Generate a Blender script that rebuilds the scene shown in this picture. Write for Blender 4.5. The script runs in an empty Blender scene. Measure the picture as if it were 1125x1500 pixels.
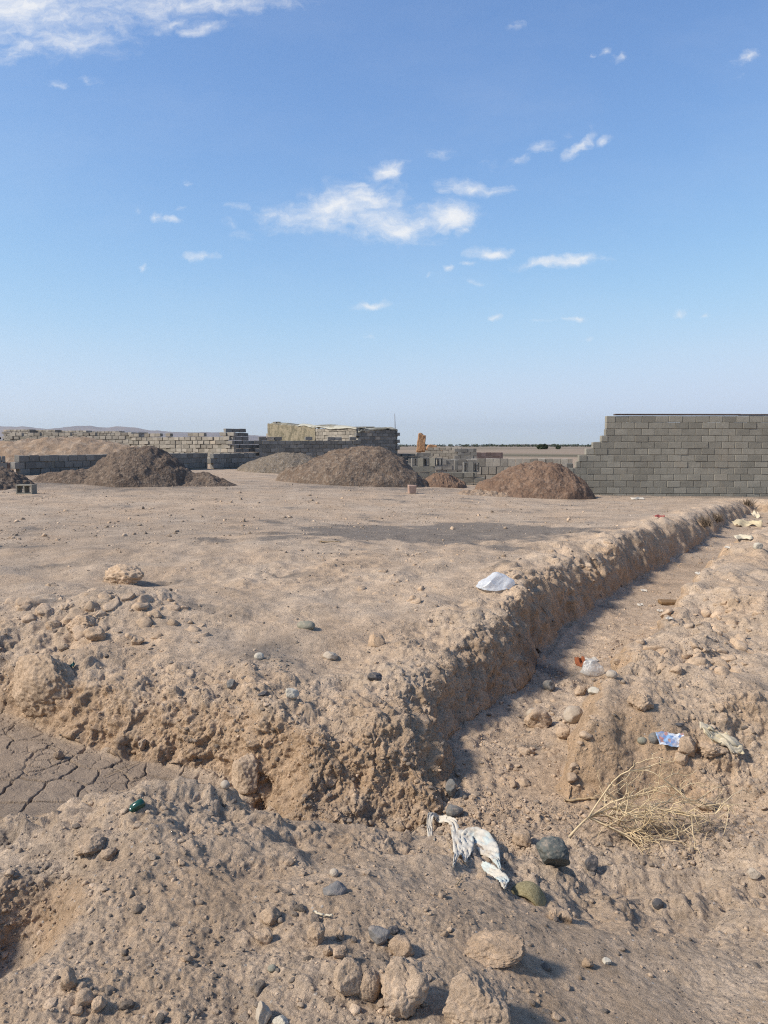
import bpy, bmesh, math, random
import numpy as np
from mathutils import Vector, Matrix, Euler
from concurrent.futures import ThreadPoolExecutor

rng = np.random.default_rng(7)
random.seed(7)
scene = bpy.context.scene
COL = scene.collection
F32 = np.float32

# ------------------------------------------------------------------ camera numbers
CAM_H, FPX, CX, CY, HOR = 1.55, 1128.0, 562.5, 750.0, 653.0
PITCH = math.atan((CY - HOR) / FPX)
cp, sp = math.cos(PITCH), math.sin(PITCH)

def ray(px, py):
    u, v = (px - CX) / FPX, (CY - py) / FPX
    return np.array([u, cp + v * sp, -sp + v * cp])

def at(px, py, Y):
    d = ray(px, py)
    return np.array([0, 0, CAM_H]) + d * (Y / d[1])

def onz(px, py, z):
    d = ray(px, py)
    return np.array([0, 0, CAM_H]) + d * ((z - CAM_H) / d[2])

# ------------------------------------------------------------------ numpy noise
POOL = ThreadPoolExecutor(4)
CH = 1 << 16

def chunked(fn, *arrs):
    n = len(arrs[0])
    parts = list(POOL.map(lambda i: fn(*[a[i:i + CH] for a in arrs]), range(0, n, CH)))
    if isinstance(parts[0], tuple):
        return tuple(np.concatenate(p) for p in zip(*parts))
    return np.concatenate(parts)

def _hash(ix, iy, iz, seed):
    h = ix.astype(np.uint32) * np.uint32(0x8da6b343) ^ iy.astype(np.uint32) * np.uint32(0xd8163841) ^ iz.astype(np.uint32) * np.uint32(0xcb1ab31f)
    h = h + np.uint32((seed * 0x9e3779b1) & 0xffffffff)
    h = (h ^ (h >> np.uint32(15))) * np.uint32(0x2c1b3c6d)
    h = (h ^ (h >> np.uint32(12))) * np.uint32(0x297a2d39)
    return h ^ (h >> np.uint32(15))

def _perlin(x, y, z, seed):
    xi, yi, zi = np.floor(x), np.floor(y), np.floor(z)
    fx, fy, fz = (x - xi).astype(F32), (y - yi).astype(F32), (z - zi).astype(F32)
    xi, yi, zi = xi.astype(np.int64), yi.astype(np.int64), zi.astype(np.int64)
    q = lambda t: t * t * t * (t * (t * 6 - 15) + 10)
    ux, uy, uz = q(fx), q(fy), q(fz)
    out = 0
    for dx in (0, 1):
        for dy in (0, 1):
            for dz in (0, 1):
                h = _hash(xi + dx, yi + dy, zi + dz, seed)
                g = ((h & np.uint32(1023)).astype(F32) / 511.5 - 1) * (fx - dx) \
                    + (((h >> np.uint32(10)) & np.uint32(1023)).astype(F32) / 511.5 - 1) * (fy - dy) \
                    + (((h >> np.uint32(20)) & np.uint32(1023)).astype(F32) / 511.5 - 1) * (fz - dz)
                w = (ux if dx else 1 - ux) * (uy if dy else 1 - uy) * (uz if dz else 1 - uz)
                out = out + w * g
    return out.astype(F32)

def noise(x, y, z, f=1.0, seed=0):
    return chunked(lambda a, b, c: _perlin(a * f, b * f, c * f, seed), x, y, z)

def fbm(x, y, z, f, octs, seed, gain=0.5, ridged=False, limit=None):
    out, a = np.zeros(len(x), F32), 1.0
    for o in range(octs):
        n = noise(x, y, z, f * 2.03 ** o, seed + 17 * o)
        n = (0.35 - np.abs(n)) * 2 if ridged else n
        out += a * (n if limit is None else n * limit(1 / (f * 2.03 ** o)))
        a *= gain
    return out

def _blobs(x, y, z, seed, dens, rmin, rmax):
    xi, yi, zi = (np.floor(a).astype(np.int64) for a in (x, y, z))
    best = np.zeros(len(x), F32)
    tone = np.zeros(len(x), F32)
    for dx in (-1, 0, 1):
        for dy in (-1, 0, 1):
            for dz in (-1, 0, 1):
                h = _hash(xi + dx, yi + dy, zi + dz, seed)
                h2 = _hash(xi + dx, yi + dy, zi + dz, seed + 99)
                px = xi + dx + (h & np.uint32(1023)).astype(F32) / 1023
                py = yi + dy + ((h >> np.uint32(10)) & np.uint32(1023)).astype(F32) / 1023
                pz = zi + dz + ((h >> np.uint32(20)) & np.uint32(1023)).astype(F32) / 1023
                rnd = (h2 & np.uint32(1023)).astype(F32) / 1023
                R = rmin + (rmax - rmin) * rnd * rnd
                on = ((h2 >> np.uint32(10)) & np.uint32(1023)).astype(F32) / 1023 < dens
                ex = 0.7 + 0.6 * ((h2 >> np.uint32(20)) & np.uint32(255)).astype(F32) / 255
                ax_, ay_, az_ = (x - px) * ex, (y - py) / ex, z - pz
                e_ = np.sqrt(ax_ * ax_ + ay_ * ay_ + az_ * az_)
                f_ = np.maximum(np.maximum(np.abs(.8 * ax_ + .6 * ay_), np.abs(.55 * ax_ - .75 * ay_ + .36 * az_)), np.maximum(np.abs(az_ * .9 + .35 * ax_ - .25 * ay_), np.abs(.62 * ax_ + .55 * az_ + .55 * ay_)))
                d2 = (.3 * e_ + .8 * f_) ** 2
                v = np.where(on, np.sqrt(np.maximum(R * R - d2, 0)), 0).astype(F32)
                m = v > best
                best = np.where(m, v, best)
                tone = np.where(m, rnd, tone)
    return best, tone

def blobs(x, y, z, f, seed, dens=0.6, rmin=0.2, rmax=0.62):
    b, t = chunked(lambda a, c, d: _blobs(a * f, c * f, d * f, seed, dens, rmin, rmax), x, y, z)
    return b / f, t

def _facet(x, y, z, seed):
    xi, yi, zi = (np.floor(a).astype(np.int64) for a in (x, y, z))
    f1 = np.full(len(x), 9, F32); f2 = np.full(len(x), 9, F32); val = np.zeros(len(x), F32)
    for dx in (-1, 0, 1):
        for dy in (-1, 0, 1):
            for dz in (-1, 0, 1):
                h = _hash(xi + dx, yi + dy, zi + dz, seed)
                ax = x - (xi + dx + (h & np.uint32(1023)).astype(F32) / 1023)
                ay = y - (yi + dy + ((h >> np.uint32(10)) & np.uint32(1023)).astype(F32) / 1023)
                az = z - (zi + dz + ((h >> np.uint32(20)) & np.uint32(1023)).astype(F32) / 1023)
                d = np.sqrt(ax * ax + ay * ay + az * az).astype(F32)
                h2 = (h * np.uint32(0x2c1b3c6d)) ^ (h >> np.uint32(13))
                rv = (h2 & np.uint32(1023)).astype(F32) / 1023 - .5
                tx = ((h2 >> np.uint32(10)) & np.uint32(1023)).astype(F32) / 1023 - .5
                ty = ((h2 >> np.uint32(20)) & np.uint32(1023)).astype(F32) / 1023 - .5
                m = d < f1
                f2 = np.where(m, f1, np.minimum(f2, d))
                val = np.where(m, rv + 1.3 * tx * ax + 1.3 * ty * (ay + az), val)
                f1 = np.where(m, d, f1)
    g_ = np.clip((f2 - f1) / .42, 0, 1)
    return (val * g_ * g_ * (3 - 2 * g_)).astype(F32), (f2 - f1).astype(F32)

def facets(x, y, z, f, seed):
    return chunked(lambda a, b, c: _facet(a * f, b * f, c * f, seed), x, y, z)

def _cell2(x, y, seed):
    xi, yi = np.floor(x).astype(np.int64), np.floor(y).astype(np.int64)
    f1 = np.full(len(x), 9, F32); f2 = np.full(len(x), 9, F32)
    zz = np.zeros_like(xi)
    for dx in (-1, 0, 1):
        for dy in (-1, 0, 1):
            h = _hash(xi + dx, yi + dy, zz, seed)
            px = xi + dx + 0.1 + 0.8 * (h & np.uint32(1023)).astype(F32) / 1023
            py = yi + dy + 0.1 + 0.8 * ((h >> np.uint32(10)) & np.uint32(1023)).astype(F32) / 1023
            d = np.sqrt((x - px) ** 2 + (y - py) ** 2).astype(F32)
            m = d < f1
            f2 = np.where(m, f1, np.minimum(f2, d)); f1 = np.where(m, d, f1)
    return f1, f2

def cells(x, y, f, seed):
    return chunked(lambda a, b: _cell2(a * f, b * f, seed), x, y)

def sstep(a, b, t):
    t = np.clip((t - a) / (b - a), 0, 1)
    return t * t * (3 - 2 * t)

# ------------------------------------------------------------------ macro height of the land
TPS_PTS = np.array([
    # bank top between ditch, trench and yard
    (-7, 6.4, .05), (-5, 6.2, .05), (-2.9, 6.25, .05), (-2.75, 5.95, .0), (-2.2, 5.6, -.02), (-1.76, 5.25, -.05), (-.96, 5.0, -.06),
    (-.45, 5.0, -.06), (.2, 5.15, -.04), (.3, 5.7, .01), (-2.4, 6.7, .12), (-1.5, 6.2, .03), (-.6, 6.6, .02),
    (1.2, 7.0, .09), (2.1, 8.8, .12), (3.4, 11.0, .12), (5, 13.5, .12), (6.7, 16.5, .08), (8.6, 20.5, .03),
    (.3, 8.2, .08), (-.9, 8.2, .05), (-2.4, 8.6, .02), (-.2, 9.6, .13), (1.6, 10.4, .06), (-1.4, 11.3, .13), (-3.6, 9.6, .05),
    (.5, 14.2, -.10), (-1.2, 14.6, -.06), (2.4, 14.0, -.05), (3.2, 12.4, .10), (-5, 11, 0), (-9, 10, .0), (-6, 14, 0), (-12, 14, 0),
    (0, 18, 0), (5, 18, 0), (-8, 19, 0), (10, 22, 0), (-16, 18, 0), (0, 26, 0), (14, 26, 0), (-14, 26, 0), (18, 14, 0),
    # right bank
    (1.18, 4.42, -.06), (1.5, 5.0, .03), (1.9, 4.65, -.02), (2.45, 6.4, .10), (2.7, 4.9, .0), (3.3, 6.1, .18), (3.9, 7.0, .18), (3.7, 8.2, .14),
    (5.6, 11.4, .12), (6, 8, .08), (9, 14.5, .02), (3.6, 4.2, -.1), (5, 5, 0), (2.9, 5.4, 0.02),
    # foreground spoil
    (-.98, 3.08, .15), (-.68, 3.08, .09), (-.35, 3.08, -.03), (0, 3.06, -.06), (.28, 3.05, -.10), (-1.3, 3.05, .02), (-1.8, 3.05, -.10), (-3, 3.2, -.10), (-5, 3.6, -.05), (-.92, 2.80, .15),
    (.5, 2.95, -.13), (.85, 2.85, -.24), (1.5, 2.85, -.29), (2.3, 3.1, -.22), (.75, 2.4, -.15), (1.5, 2.3, -.16),
    (0, 2.0, .10), (0, 2.6, .03), (-.6, 2.5, .10), (-1.2, 2.75, .06), (.3, 1.8, .08), (1, 1.5, -.03), (0, 1, .12), (-1, 1.5, .04), (-1.75, 2.5, .0), (-1.7, 2.1, .04),
    (2.5, 1.5, -.05), (0, -1, 0), (-3, 1, 0), (4, 0, 0), (0, -5, 0), (-7, -3, 0), (8, -3, 0), (8, 6, 0), (-9, 5, 0.03)], float)

def _tps_fit(P):
    xy, z = P[:, :2], P[:, 2]
    n = len(P)
    d2 = ((xy[:, None] - xy[None]) ** 2).sum(-1)
    K = np.where(d2 > 0, d2 * np.log(np.maximum(d2, 1e-12)) * .5, 0) + np.eye(n) * 0.02
    A = np.zeros((n + 3, n + 3))
    A[:n, :n] = K; A[:n, n] = 1; A[:n, n + 1:] = xy; A[n, :n] = 1; A[n + 1:, :n] = xy.T
    return np.linalg.solve(A, np.r_[z, 0, 0, 0])

TPS_W = _tps_fit(TPS_PTS)

def _tps(x, y):
    out = np.full(len(x), TPS_W[-3], float) + TPS_W[-2] * x + TPS_W[-1] * y
    for (a, b, _), w in zip(TPS_PTS, TPS_W):
        d2 = (x - a) ** 2 + (y - b) ** 2 + 1e-9
        out += w * .5 * d2 * np.log(d2)
    return out

# outline of the dug floor: x, y, width of the bank that rises outside the edge starting here, steepness
FLOOR = [
    (-7.0, 6.2, .45, 2.4), (-4.2, 5.95, .45, 2.4), (-2.87, 5.60, .42, 2.6), (-2.23, 5.07, .42, 2.4), (-1.76, 4.78, .45, 2.4), (-1.30, 4.66, .42, 2.6),
    (-.96, 4.52, .40, 2.8), (-.80, 4.36, .34, 2.8), (-.62, 4.30, .25, 2.6), (-.50, 4.02, .55, 2.0), (-.30, 3.93, .95, 1.8), (.05, 3.93, .95, 1.7), (.36, 4.02, .7, 1.8),
    (.48, 4.38, .40, 1.9), (.42, 5.0, .36, 2.3), (.72, 5.55, .38, 2.3), (1.17, 6.36, .40, 2.3), (1.58, 7.33, .42, 2.3), (2.06, 8.46, .44, 2.3), (3.1, 10.4, .44, 2.3),
    (4.95, 13.1, .44, 2.2), (6.6, 15.7, .44, 2.1), (8.4, 18.7, .4, 2.0), (10.6, 22.0, .4, 1.8),
    (11.4, 21.5, .4, 1.8), (9.3, 18.1, .35, 1.8), (7.5, 15.2, .35, 1.8), (5.22, 11.88, .32, 1.8), (3.5, 8.85, .30, 1.9), (2.3, 6.70, .28, 2.0), (1.68, 5.72, .24, 2.2), (1.22, 4.96, .30, 1.9), (1.02, 4.40, .30, 1.9), (1.06, 4.22, .30, 1.9),
    (1.30, 4.17, .32, 1.9), (1.6, 4.15, .45, 1.8), (1.95, 4.05, .8, 1.6), (2.2, 3.75, 1.1, 1.3), (1.75, 3.5, .8, 1.4), (1.1, 3.38, .6, 1.5), (.72, 3.46, .5, 1.5), (.45, 3.58, .5, 1.6), (0, 3.60, .50, 1.4),
    (-.5, 3.62, .48, 1.35), (-1.0, 3.62, .46, 1.35), (-1.5, 3.60, .46, 1.3), (-2.1, 3.62, .5, 1.3), (-3, 3.8, .55, 1.3), (-7, 4.3, .6, 1.3)]
FP = np.array(FLOOR, float)

def _ditch(x, y):
    """signed distance to the dug floor (negative inside), bank width and steepness of the closest edge"""
    n = len(FP)
    best = np.full(len(x), 1e9); W = np.ones(len(x)); Pw = np.ones(len(x))
    inside = np.zeros(len(x), bool)
    wsum = np.zeros(len(x)); ww = np.zeros(len(x)); wp = np.zeros(len(x))
    for i in range(n):
        ax, ay, aw, ap = FP[i]; bx, by, bw, bp = FP[(i + 1) % n]
        ex, ey = bx - ax, by - ay
        t = np.clip(((x - ax) * ex + (y - ay) * ey) / (ex * ex + ey * ey), 0, 1)
        d = (x - ax - t * ex) ** 2 + (y - ay - t * ey) ** 2
        k = 1 / (d + 1e-3) ** 2.5
        wsum += k; ww += k * (aw + (bw - aw) * t); wp += k * (ap + (bp - ap) * t)
        best = np.minimum(best, d)
        c = (ay > y) != (by > y)
        with np.errstate(divide='ignore', invalid='ignore'):
            inside ^= c & (x < ex * (y - ay) / (ey if ey else 1e-9) + ax)
    d = np.sqrt(best)
    return np.where(inside, -d, d), ww / wsum, wp / wsum

def floor_z(x, y):
    z = -.45 - .06 * sstep(4.6, 6.2, y) * sstep(0, 1, x) + .12 * sstep(9, 18, y)
    z = z + .05 * sstep(-1, -2.5, x) + .10 * sstep(1.2, 2.2, x) * sstep(4.4, 3.6, y)
    z = z - .09 * sstep(-1.7, -1.1, x) * sstep(.5, .1, x) * sstep(4.6, 4.3, y)
    return z

def land(x, y):
    a = np.interp(y, [9, 19, 24, 34, 45, 80], [0, .6, 1, 1.0, 1.1, 1.0])
    b = np.interp(x, [-12, -9, 1, 6, 12], [.64, .62, .24, 0.03, -.03])
    far = sstep(30, 60, np.hypot(x, y))
    b = b * (1 - far) + .45 * far
    g = a * b
    r = np.hypot(x, y)
    return g * (1 - sstep(150, 500, r))

def _macro(x, y):
    x = x.astype(float); y = y.astype(float)
    z = land(x, y)
    near = np.hypot(x, y) < 40
    if near.any():
        xn, yn = x[near], y[near]
        wx = xn + .14 * _perlin(xn * 1.5, yn * 1.5, yn * 0 + .5, 5) + .075 * _perlin(xn * 4.6, yn * 4.6, yn * 0 + .5, 6) + .034 * _perlin(xn * 13, yn * 13, yn * 0 + .5, 16)
        wy = yn + .14 * _perlin(xn * 1.5, yn * 1.5, yn * 0 + 3.5, 7) + .075 * _perlin(xn * 4.6, yn * 4.6, yn * 0 + 3.5, 8) + .034 * _perlin(xn * 13, yn * 13, yn * 0 + 3.5, 18)
        T = _tps(xn, yn) * (1 - sstep(20, 30, np.hypot(xn, yn)))
        # unseen mound added outside the left edge to shade the ditch
        T = T + 1.15 * np.exp(-((xn + 2.62) / .42) ** 2 - ((yn - 3.30) / .40) ** 2)
        # hollow at the lower left and its lip, crest knobs
        T = T - .24 * np.exp(-(((xn + 1.22) / .20) ** 2 + ((yn - 2.30) / .26) ** 2) ** 2)
        T = T + .06 * np.exp(-(((xn + 1.42) / .16) ** 2 + ((yn - 2.60) / .18) ** 2))
        T = T - .07 * np.exp(-(((xn + .42) / .14) ** 2 + ((yn - 2.62) / .07) ** 2))
        rr_ = np.hypot(xn, yn)
        T = T + .05 * _perlin(xn * .9, yn * .9, yn * 0, 3) * sstep(1.5, 5, rr_) * sstep(16, 9, rr_)
        T = T + (.085 * _perlin(xn * 1.9, yn * 1.9, yn * 0, 13) + .04 * _perlin(xn * 3.7, yn * 3.7, yn * 0, 14)) * sstep(14.5, 11, yn - .35 * xn) * sstep(1.2, 3.2, rr_)
        T = T + .15 * np.exp(-((xn + 2.35) / .85) ** 2 - ((yn - 6.85) / .4) ** 2)
        d, w, p = _ditch(wx, wy)
        T = T + .12 * np.exp(-((d - .62) / .30) ** 2) * np.clip(_perlin(xn * 1.25, yn * 1.25, yn * 0 + 9, 23) * 1.4 + _perlin(xn * 3.3, yn * 3.3, yn * 0 + 9, 24) * 1.0 + .2, 0, 1) * sstep(24, 13, rr_) * sstep(.2, .9, xn) * sstep(4.7, 5.6, yn)
        t = np.clip(d / w, 0, 1)
        s = 1 - (1 - t) ** p
        Fz = floor_z(xn, yn)
        tal = (np.clip(1 + d / .30, 0, 1) ** 1.5) * .05 * sstep(.2, .6, xn) * sstep(4.4, 5.0, yn)
        Fz = Fz + np.where(d <= 0, tal, .05 * sstep(.2, .6, xn) * sstep(4.4, 5.0, yn))
        zz = np.where(d <= 0, Fz + .0 * d, Fz + (T + z[near] - Fz) * s)
        # dark slot in the bank beside the standing chunk
        zz = zz - .22 * np.exp(-(((xn + .72) / .05) ** 2 + ((yn - 4.40) / .07) ** 2))
        z[near] = zz
    return z

def macro(x, y):
    return chunked(_macro, x, y)

# ------------------------------------------------------------------ the ground sheet
def build_ground():
    TH = math.radians(40)
    NT, NR = 1440, 1850
    th_c = np.linspace(-TH, TH, 220)
    rf = np.concatenate([np.linspace(1.3, 16, 4200), 16 * np.geomspace(1, 14000 / 16, 1600)[1:]])
    TT, RR = np.meshgrid(th_c, rf, indexing='ij')
    zf = macro((RR * np.sin(TT)).ravel(), (RR * np.cos(TT)).ravel()).reshape(TT.shape)
    el = np.arctan2(zf - CAM_H, RR)
    ds = np.hypot(np.diff(RR, axis=1), np.diff(zf, axis=1)) / RR[:, 1:]
    de = np.diff(el, axis=1)
    wgt = np.where(de > 0, de, .45 * -de) + .11 * ds
    cum = np.concatenate([np.zeros((len(th_c), 1)), np.cumsum(wgt, axis=1)], axis=1)
    ri = np.stack([np.interp(np.linspace(0, c[-1], NR), c, rf) for c in cum])
    # soften differences between neighbouring columns
    k = np.ones(5) / 5
    lr = np.log(ri)
    lr = np.stack([np.convolve(np.pad(lr[:, j], 2, mode='edge'), k, 'valid') for j in range(NR)], axis=1)
    th = np.linspace(-TH, TH, NT)
    f = (th + TH) / (2 * TH) * (len(th_c) - 1)
    i0 = np.clip(f.astype(int), 0, len(th_c) - 2); ft = (f - i0)[:, None]
    R = np.exp(lr[i0] * (1 - ft) + lr[i0 + 1] * ft)
    # the rest of the circle, coarse
    th_o = np.linspace(TH, 2 * math.pi - TH, 200)[1:-1]
    Ro = np.geomspace(1.3, 14000, NR)
    wb = np.linspace(0, 1, len(th_o))[:, None]
    edge = np.clip(np.minimum(np.arange(len(th_o)), len(th_o) - 1 - np.arange(len(th_o))) / 10, 0, 1)[:, None]
    side = np.where(wb < .5, R[-1][None], R[0][None])
    R = np.concatenate([R, np.exp(np.log(side) * (1 - edge) + np.log(Ro)[None] * edge)])
    th = np.concatenate([th, th_o])
    N = len(th)
    X = R * np.sin(th)[:, None]; Y = R * np.cos(th)[:, None]
    x, y = X.ravel(), Y.ravel()
    z = macro(x, y)
    P = np.stack([x, y, z], 1).reshape(N, NR, 3)
    dth = np.roll(P, -1, 0) - np.roll(P, 1, 0)
    dr = np.gradient(P, axis=1)
    nrm = np.cross(dth, dr)
    nrm /= np.linalg.norm(nrm, axis=2, keepdims=True) + 1e-12
    nrm *= np.sign(nrm[..., 2:3] + 1e-9)
    n = nrm.reshape(-1, 3)
    r = np.hypot(x, y)
    steep = sstep(.92, .55, n[:, 2])
    # masks
    near = r < 45
    xn, yn, zn, rn, stn = x[near], y[near], z[near], r[near], steep[near]
    d, w, p = chunked(_ditch, xn, yn)
    bank = sstep(1.3, .15, d) * sstep(-.05, .05, d)
    inside = sstep(.03, -.12, d)
    g = lambda cx, cy, sx, sy: np.exp(-((xn - cx) / sx) ** 2 - ((yn - cy) / sy) ** 2)
    big = fbm(xn, yn, zn * 0, .55, 4, 30)
    rough = .25 + .75 * bank + .8 * g(-2.5, 6.8, 1.4, .55) + .7 * g(-.8, 8.8, 1.6, 1.0) + .6 * g(-1.6, 11.2, 2.5, .8) + .7 * g(3.2, 6.4, .9, 1.3) + .95 * g(2.4, 11.2, 1.8, 1.5) + .28 * sstep(3.9, 3.3, yn)
    rough = np.clip(rough * (1 + 1.0 * big), .06, 1.25) * (1 - .2 * inside * sstep(.2, -.4, xn)) + .75 * inside * sstep(-1.35, -.8, xn)
    yard = sstep(.35, .1, bank) * sstep(8.0, 12.5, yn + .28 * xn + .6 * big)
    yard *= 1 - .8 * np.clip(g(-1.5, 11.3, 2.0, .6) + g(3, 11.8, 1.3, 1.2), 0, 1)
    rough = rough * (1 - .82 * yard) + .45 * np.clip(1.3 * np.exp(-(((xn - 1.0 - .1 * (yn - 14)) / 2.5) ** 2) ** 1.5 - (((yn - 13.2 - .12 * xn) / 1.5) ** 2) ** 1.5), 0, 1)
    rgt = sstep(.25, .7, xn) * sstep(3.3, 2.8, yn)
    rough *= 1 - .55 * rgt
    smoothbank = np.clip(1.25 * g(1.38, 4.45, .48, .42), 0, 1)
    rough *= 1 - .75 * smoothbank
    mud = sstep(-.9, -1.3, xn) * sstep(.06, -.10, d) * sstep(7, 6, yn)
    rough *= 1 - .75 * mud
    fade = lambda rr, a: sstep(a, a * .5, rr)
    sr_ = np.linalg.norm(np.gradient(P, axis=1), axis=2); st_ = np.linalg.norm(dth, axis=2) * .5
    SP = np.maximum(sr_, st_).ravel()[near]
    bl = lambda lam: sstep(1.7, 3.8, lam / SP)
    fg0 = sstep(3.7, 3.2, yn)
    h = .045 * noise(xn, yn, zn, 1.3, 40) * (1 - .7 * yard) * sstep(40, 20, rn)
    h += ((.030 + .03 * sstep(3.9, 3.3, yn)) * noise(xn, yn, zn, 3.1, 41) + .020 * fbm(xn, yn, zn, 6.5, 3, 42, .55, limit=bl)) * (.2 + .8 * np.clip(rough, 0, 1))
    h += .036 * (1 - .35 * fg0) * np.clip(rough, 0, 1) * fbm(xn, yn, zn, 9, 5, 44, .62, limit=bl) * fade(rn, 30)
    h += .009 * stn * fbm(xn, yn, zn * .7, 13, 3, 47, .6, ridged=True, limit=bl) * fade(rn, 30) * (1 - smoothbank)
    h += (.075 * noise(xn, yn, zn, 2.6, 48) + .045 * noise(xn, yn, zn, 5.5, 49) + .03 * fbm(xn, yn, zn, 10, 3, 149, .6, limit=bl)) * sstep(.05, .8, bank) * (1 - .6 * smoothbank)
    fg0 = sstep(3.7, 3.2, yn)
    jx, jy, jz = (c_ + .024 * noise(xn, yn, zn, 20, 50 + i_) + .012 * noise(xn, yn, zn, 55, 53 + i_) for i_, c_ in enumerate((xn, yn, zn)))
    b1, t1 = blobs(jx, jy, jz, 6.5, 60, .14)
    b2, t2 = blobs(jx, jy, jz, 14, 61, .30)
    b3, t3 = blobs(jx, jy, jz, 30, 62, .45)
    rc = np.clip(rough, 0, 1.1)
    patch = np.clip(.55 + 1.4 * fbm(xn, yn, zn, 1.8, 2, 70), 0, 1)
    h += .45 * (1 - .6 * fg0) * b1 * sstep(.45, 1.0, rough) * patch * bl(.10)
    h += .45 * (1 - .75 * fg0) * b2 * sstep(.25, .9, rough) * (.35 + .65 * patch) * bl(.05)
    h += .45 * (1 - .5 * fg0) * b3 * (.12 + .88 * sstep(.1, .8, rough)) * bl(.024)
    h += (.0060 + .004 * fg0) * fbm(xn, yn, zn, 30, 3, 45, .75, limit=bl) * (.25 + .75 * rc)
    h += .007 * yard * fbm(xn * .6, yn, zn, 3.0, 4, 46, .65, limit=bl)
    # wheel ruts across the yard
    for ox, sl_, cv in ((12.2, .16, .010), (13.7, .16, .010), (17.2, -.10, .006), (18.8, -.10, .006)):
        q_ = yn - (ox + sl_ * xn + cv * xn * xn + .25 * noise(xn, yn * 0, zn * 0, .35, 600))
        h -= .028 * yard * np.exp(-(q_ / .20) ** 2) * sstep(-.1, .2, noise(xn, yn * 0, zn * 0, .25, int(ox * 10)))
        h += .016 * yard * np.exp(-((np.abs(q_) - .34) / .13) ** 2)
    fg = sstep(3.7, 3.2, yn)
    v1, c1_ = facets(jx, jy, jz, 7.0, 160); v2, c2_ = facets(jx, jy, jz, 17.0, 161); v3, c3_ = facets(jx, jy, jz, 40.0, 162)
    bk = np.clip(sstep(.10, .85, bank) * (1 - .75 * smoothbank) + .35 * np.clip(rough - .5, 0, 1) * (1 - .6 * fg), 0, 1)
    h += bk * bl(.08) * (.036 * v1 - .010 * sstep(.22, .0, c1_))
    h += (1 - .4 * fg) * np.clip(.25 * rc + .75 * bk, 0, 1) * bl(.034) * (.017 * v2 - .005 * sstep(.24, .0, c2_))
    h += np.clip(.45 * rc + .55 * bk, 0, 1) * bl(.015) * (.008 * v3 - .002 * sstep(.25, .0, c3_))
    # cracked mud plates on the ditch floor
    wx = xn + .05 * noise(xn, yn, zn * 0, 5, 80) + .015 * noise(xn, yn, zn * 0, 18, 82); wy = yn + .05 * noise(xn, yn, zn * 0, 5, 81) + .015 * noise(xn, yn, zn * 0, 18, 83)
    f1, f2 = cells(wx, wy, 4.6, 84); c1 = sstep(.06, .01, f2 - f1) * sstep(-.22, .1, noise(xn, yn, zn * 0, 1.6, 87))
    f1, f2 = cells(wx, wy, 10.0, 85); c2 = sstep(.09, .02, f2 - f1) * sstep(-.1, .25, noise(xn, yn, zn * 0, 2.2, 86))
    h -= mud * np.maximum(.04 * c1, .014 * c2)
    h += mud * (.012 * noise(xn, yn, zn, 6, 88) + .006 * fbm(xn, yn, zn, 20, 3, 89, .6, limit=bl))
    x3 = np.stack([xn, yn, zn], 1) + n[near] * h[:, None]
    co = np.stack([x, y, z], 1)
    co[near] = x3
    # colour masks kept as point attributes
    A = {k: np.zeros(len(x), F32) for k in ('gray', 'fresh', 'mud', 'tone', 'plain')}
    sp2 = fbm(xn, yn, zn * 0, 1.6, 4, 90)
    patch_ = np.exp(-(((xn - 1.0 - .1 * (yn - 14)) / 2.7) ** 2) ** 1.5 - (((yn - 13.3 - .12 * xn) / 2.0) ** 2) ** 1.5)
    rag = fbm(xn * .7, yn, zn * 0, 1.1, 5, 95, .65)
    gray = 1.0 * sstep(.22, .72, patch_ + .7 * rag)
    gray += .30 * np.exp(-((xn + 5.5) / 4) ** 2 - ((yn - 10.5) / 3) ** 2) + .6 * np.exp(-((xn + 8.5) / 3.6) ** 2 - ((yn - 21.3) / 1.5) ** 2)
    gray += .55 * np.exp(-((xn + .4) / 3.5) ** 2 - ((yn - 23.3) / 1.2) ** 2) + .55 * sstep(22.6, 23.6, yn + .5 * sp2) * sstep(6, 8, xn)
    gray += .55 * np.exp(-((xn + .92) / .28) ** 2 - ((yn - 5.75) / .38) ** 2)
    gray += .9 * np.exp(-((xn + 1.5) / 1.3) ** 2 - ((yn - 3.82 - .10 * (xn + 1.5) * 0) / .24) ** 2)  # greys the ditch floor: gravel tone plus shade put into the colour
    gray += .2 * np.exp(-((xn - .85) / .5) ** 2 - ((yn - 3.05) / .3) ** 2)
    gray += .12 * sstep(-.2, .5, sp2) + .26 * yard
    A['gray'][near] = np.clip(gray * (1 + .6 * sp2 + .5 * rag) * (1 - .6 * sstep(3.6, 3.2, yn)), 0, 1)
    A['fresh'][near] = np.clip(stn * .9 + .5 * g(1.35, 4.5, .5, .5) + .35 * g(-.1, 4.4, .6, .4) + .35 * sp2, 0, 1)
    A['mud'][near] = mud
    A['tone'][near] = np.clip(.5 + .5 * np.where(b3 > .004, t3 - .45, 0) * rc + .4 * np.where(b2 > .006, t2 - .35, 0) * rc, 0, 1)
    A['plain'] = sstep(38, 90, r).astype(F32)
    idx = np.arange(N * NR).reshape(N, NR)
    a = idx; b = np.roll(idx, -1, 0)
    q = np.stack([a[:, :-1], a[:, 1:], b[:, 1:], b[:, :-1]], -1).reshape(-1, 4)
    # the disc under the camera
    c = len(co)
    co = np.vstack([co, [[0, 0, .1]]])
    for k_ in A:
        A[k_] = np.append(A[k_], 0).astype(F32)
    fan = np.stack([b[:, 0], np.full(N, c), a[:, 0]], 1)
    return co, q, fan, A, n, d_full(near, d, len(x)), rough_full(near, rough, len(x)), (N, NR, NT)

def d_full(near, d, n):
    o = np.full(n, 9.0); o[near] = d; return o

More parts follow.
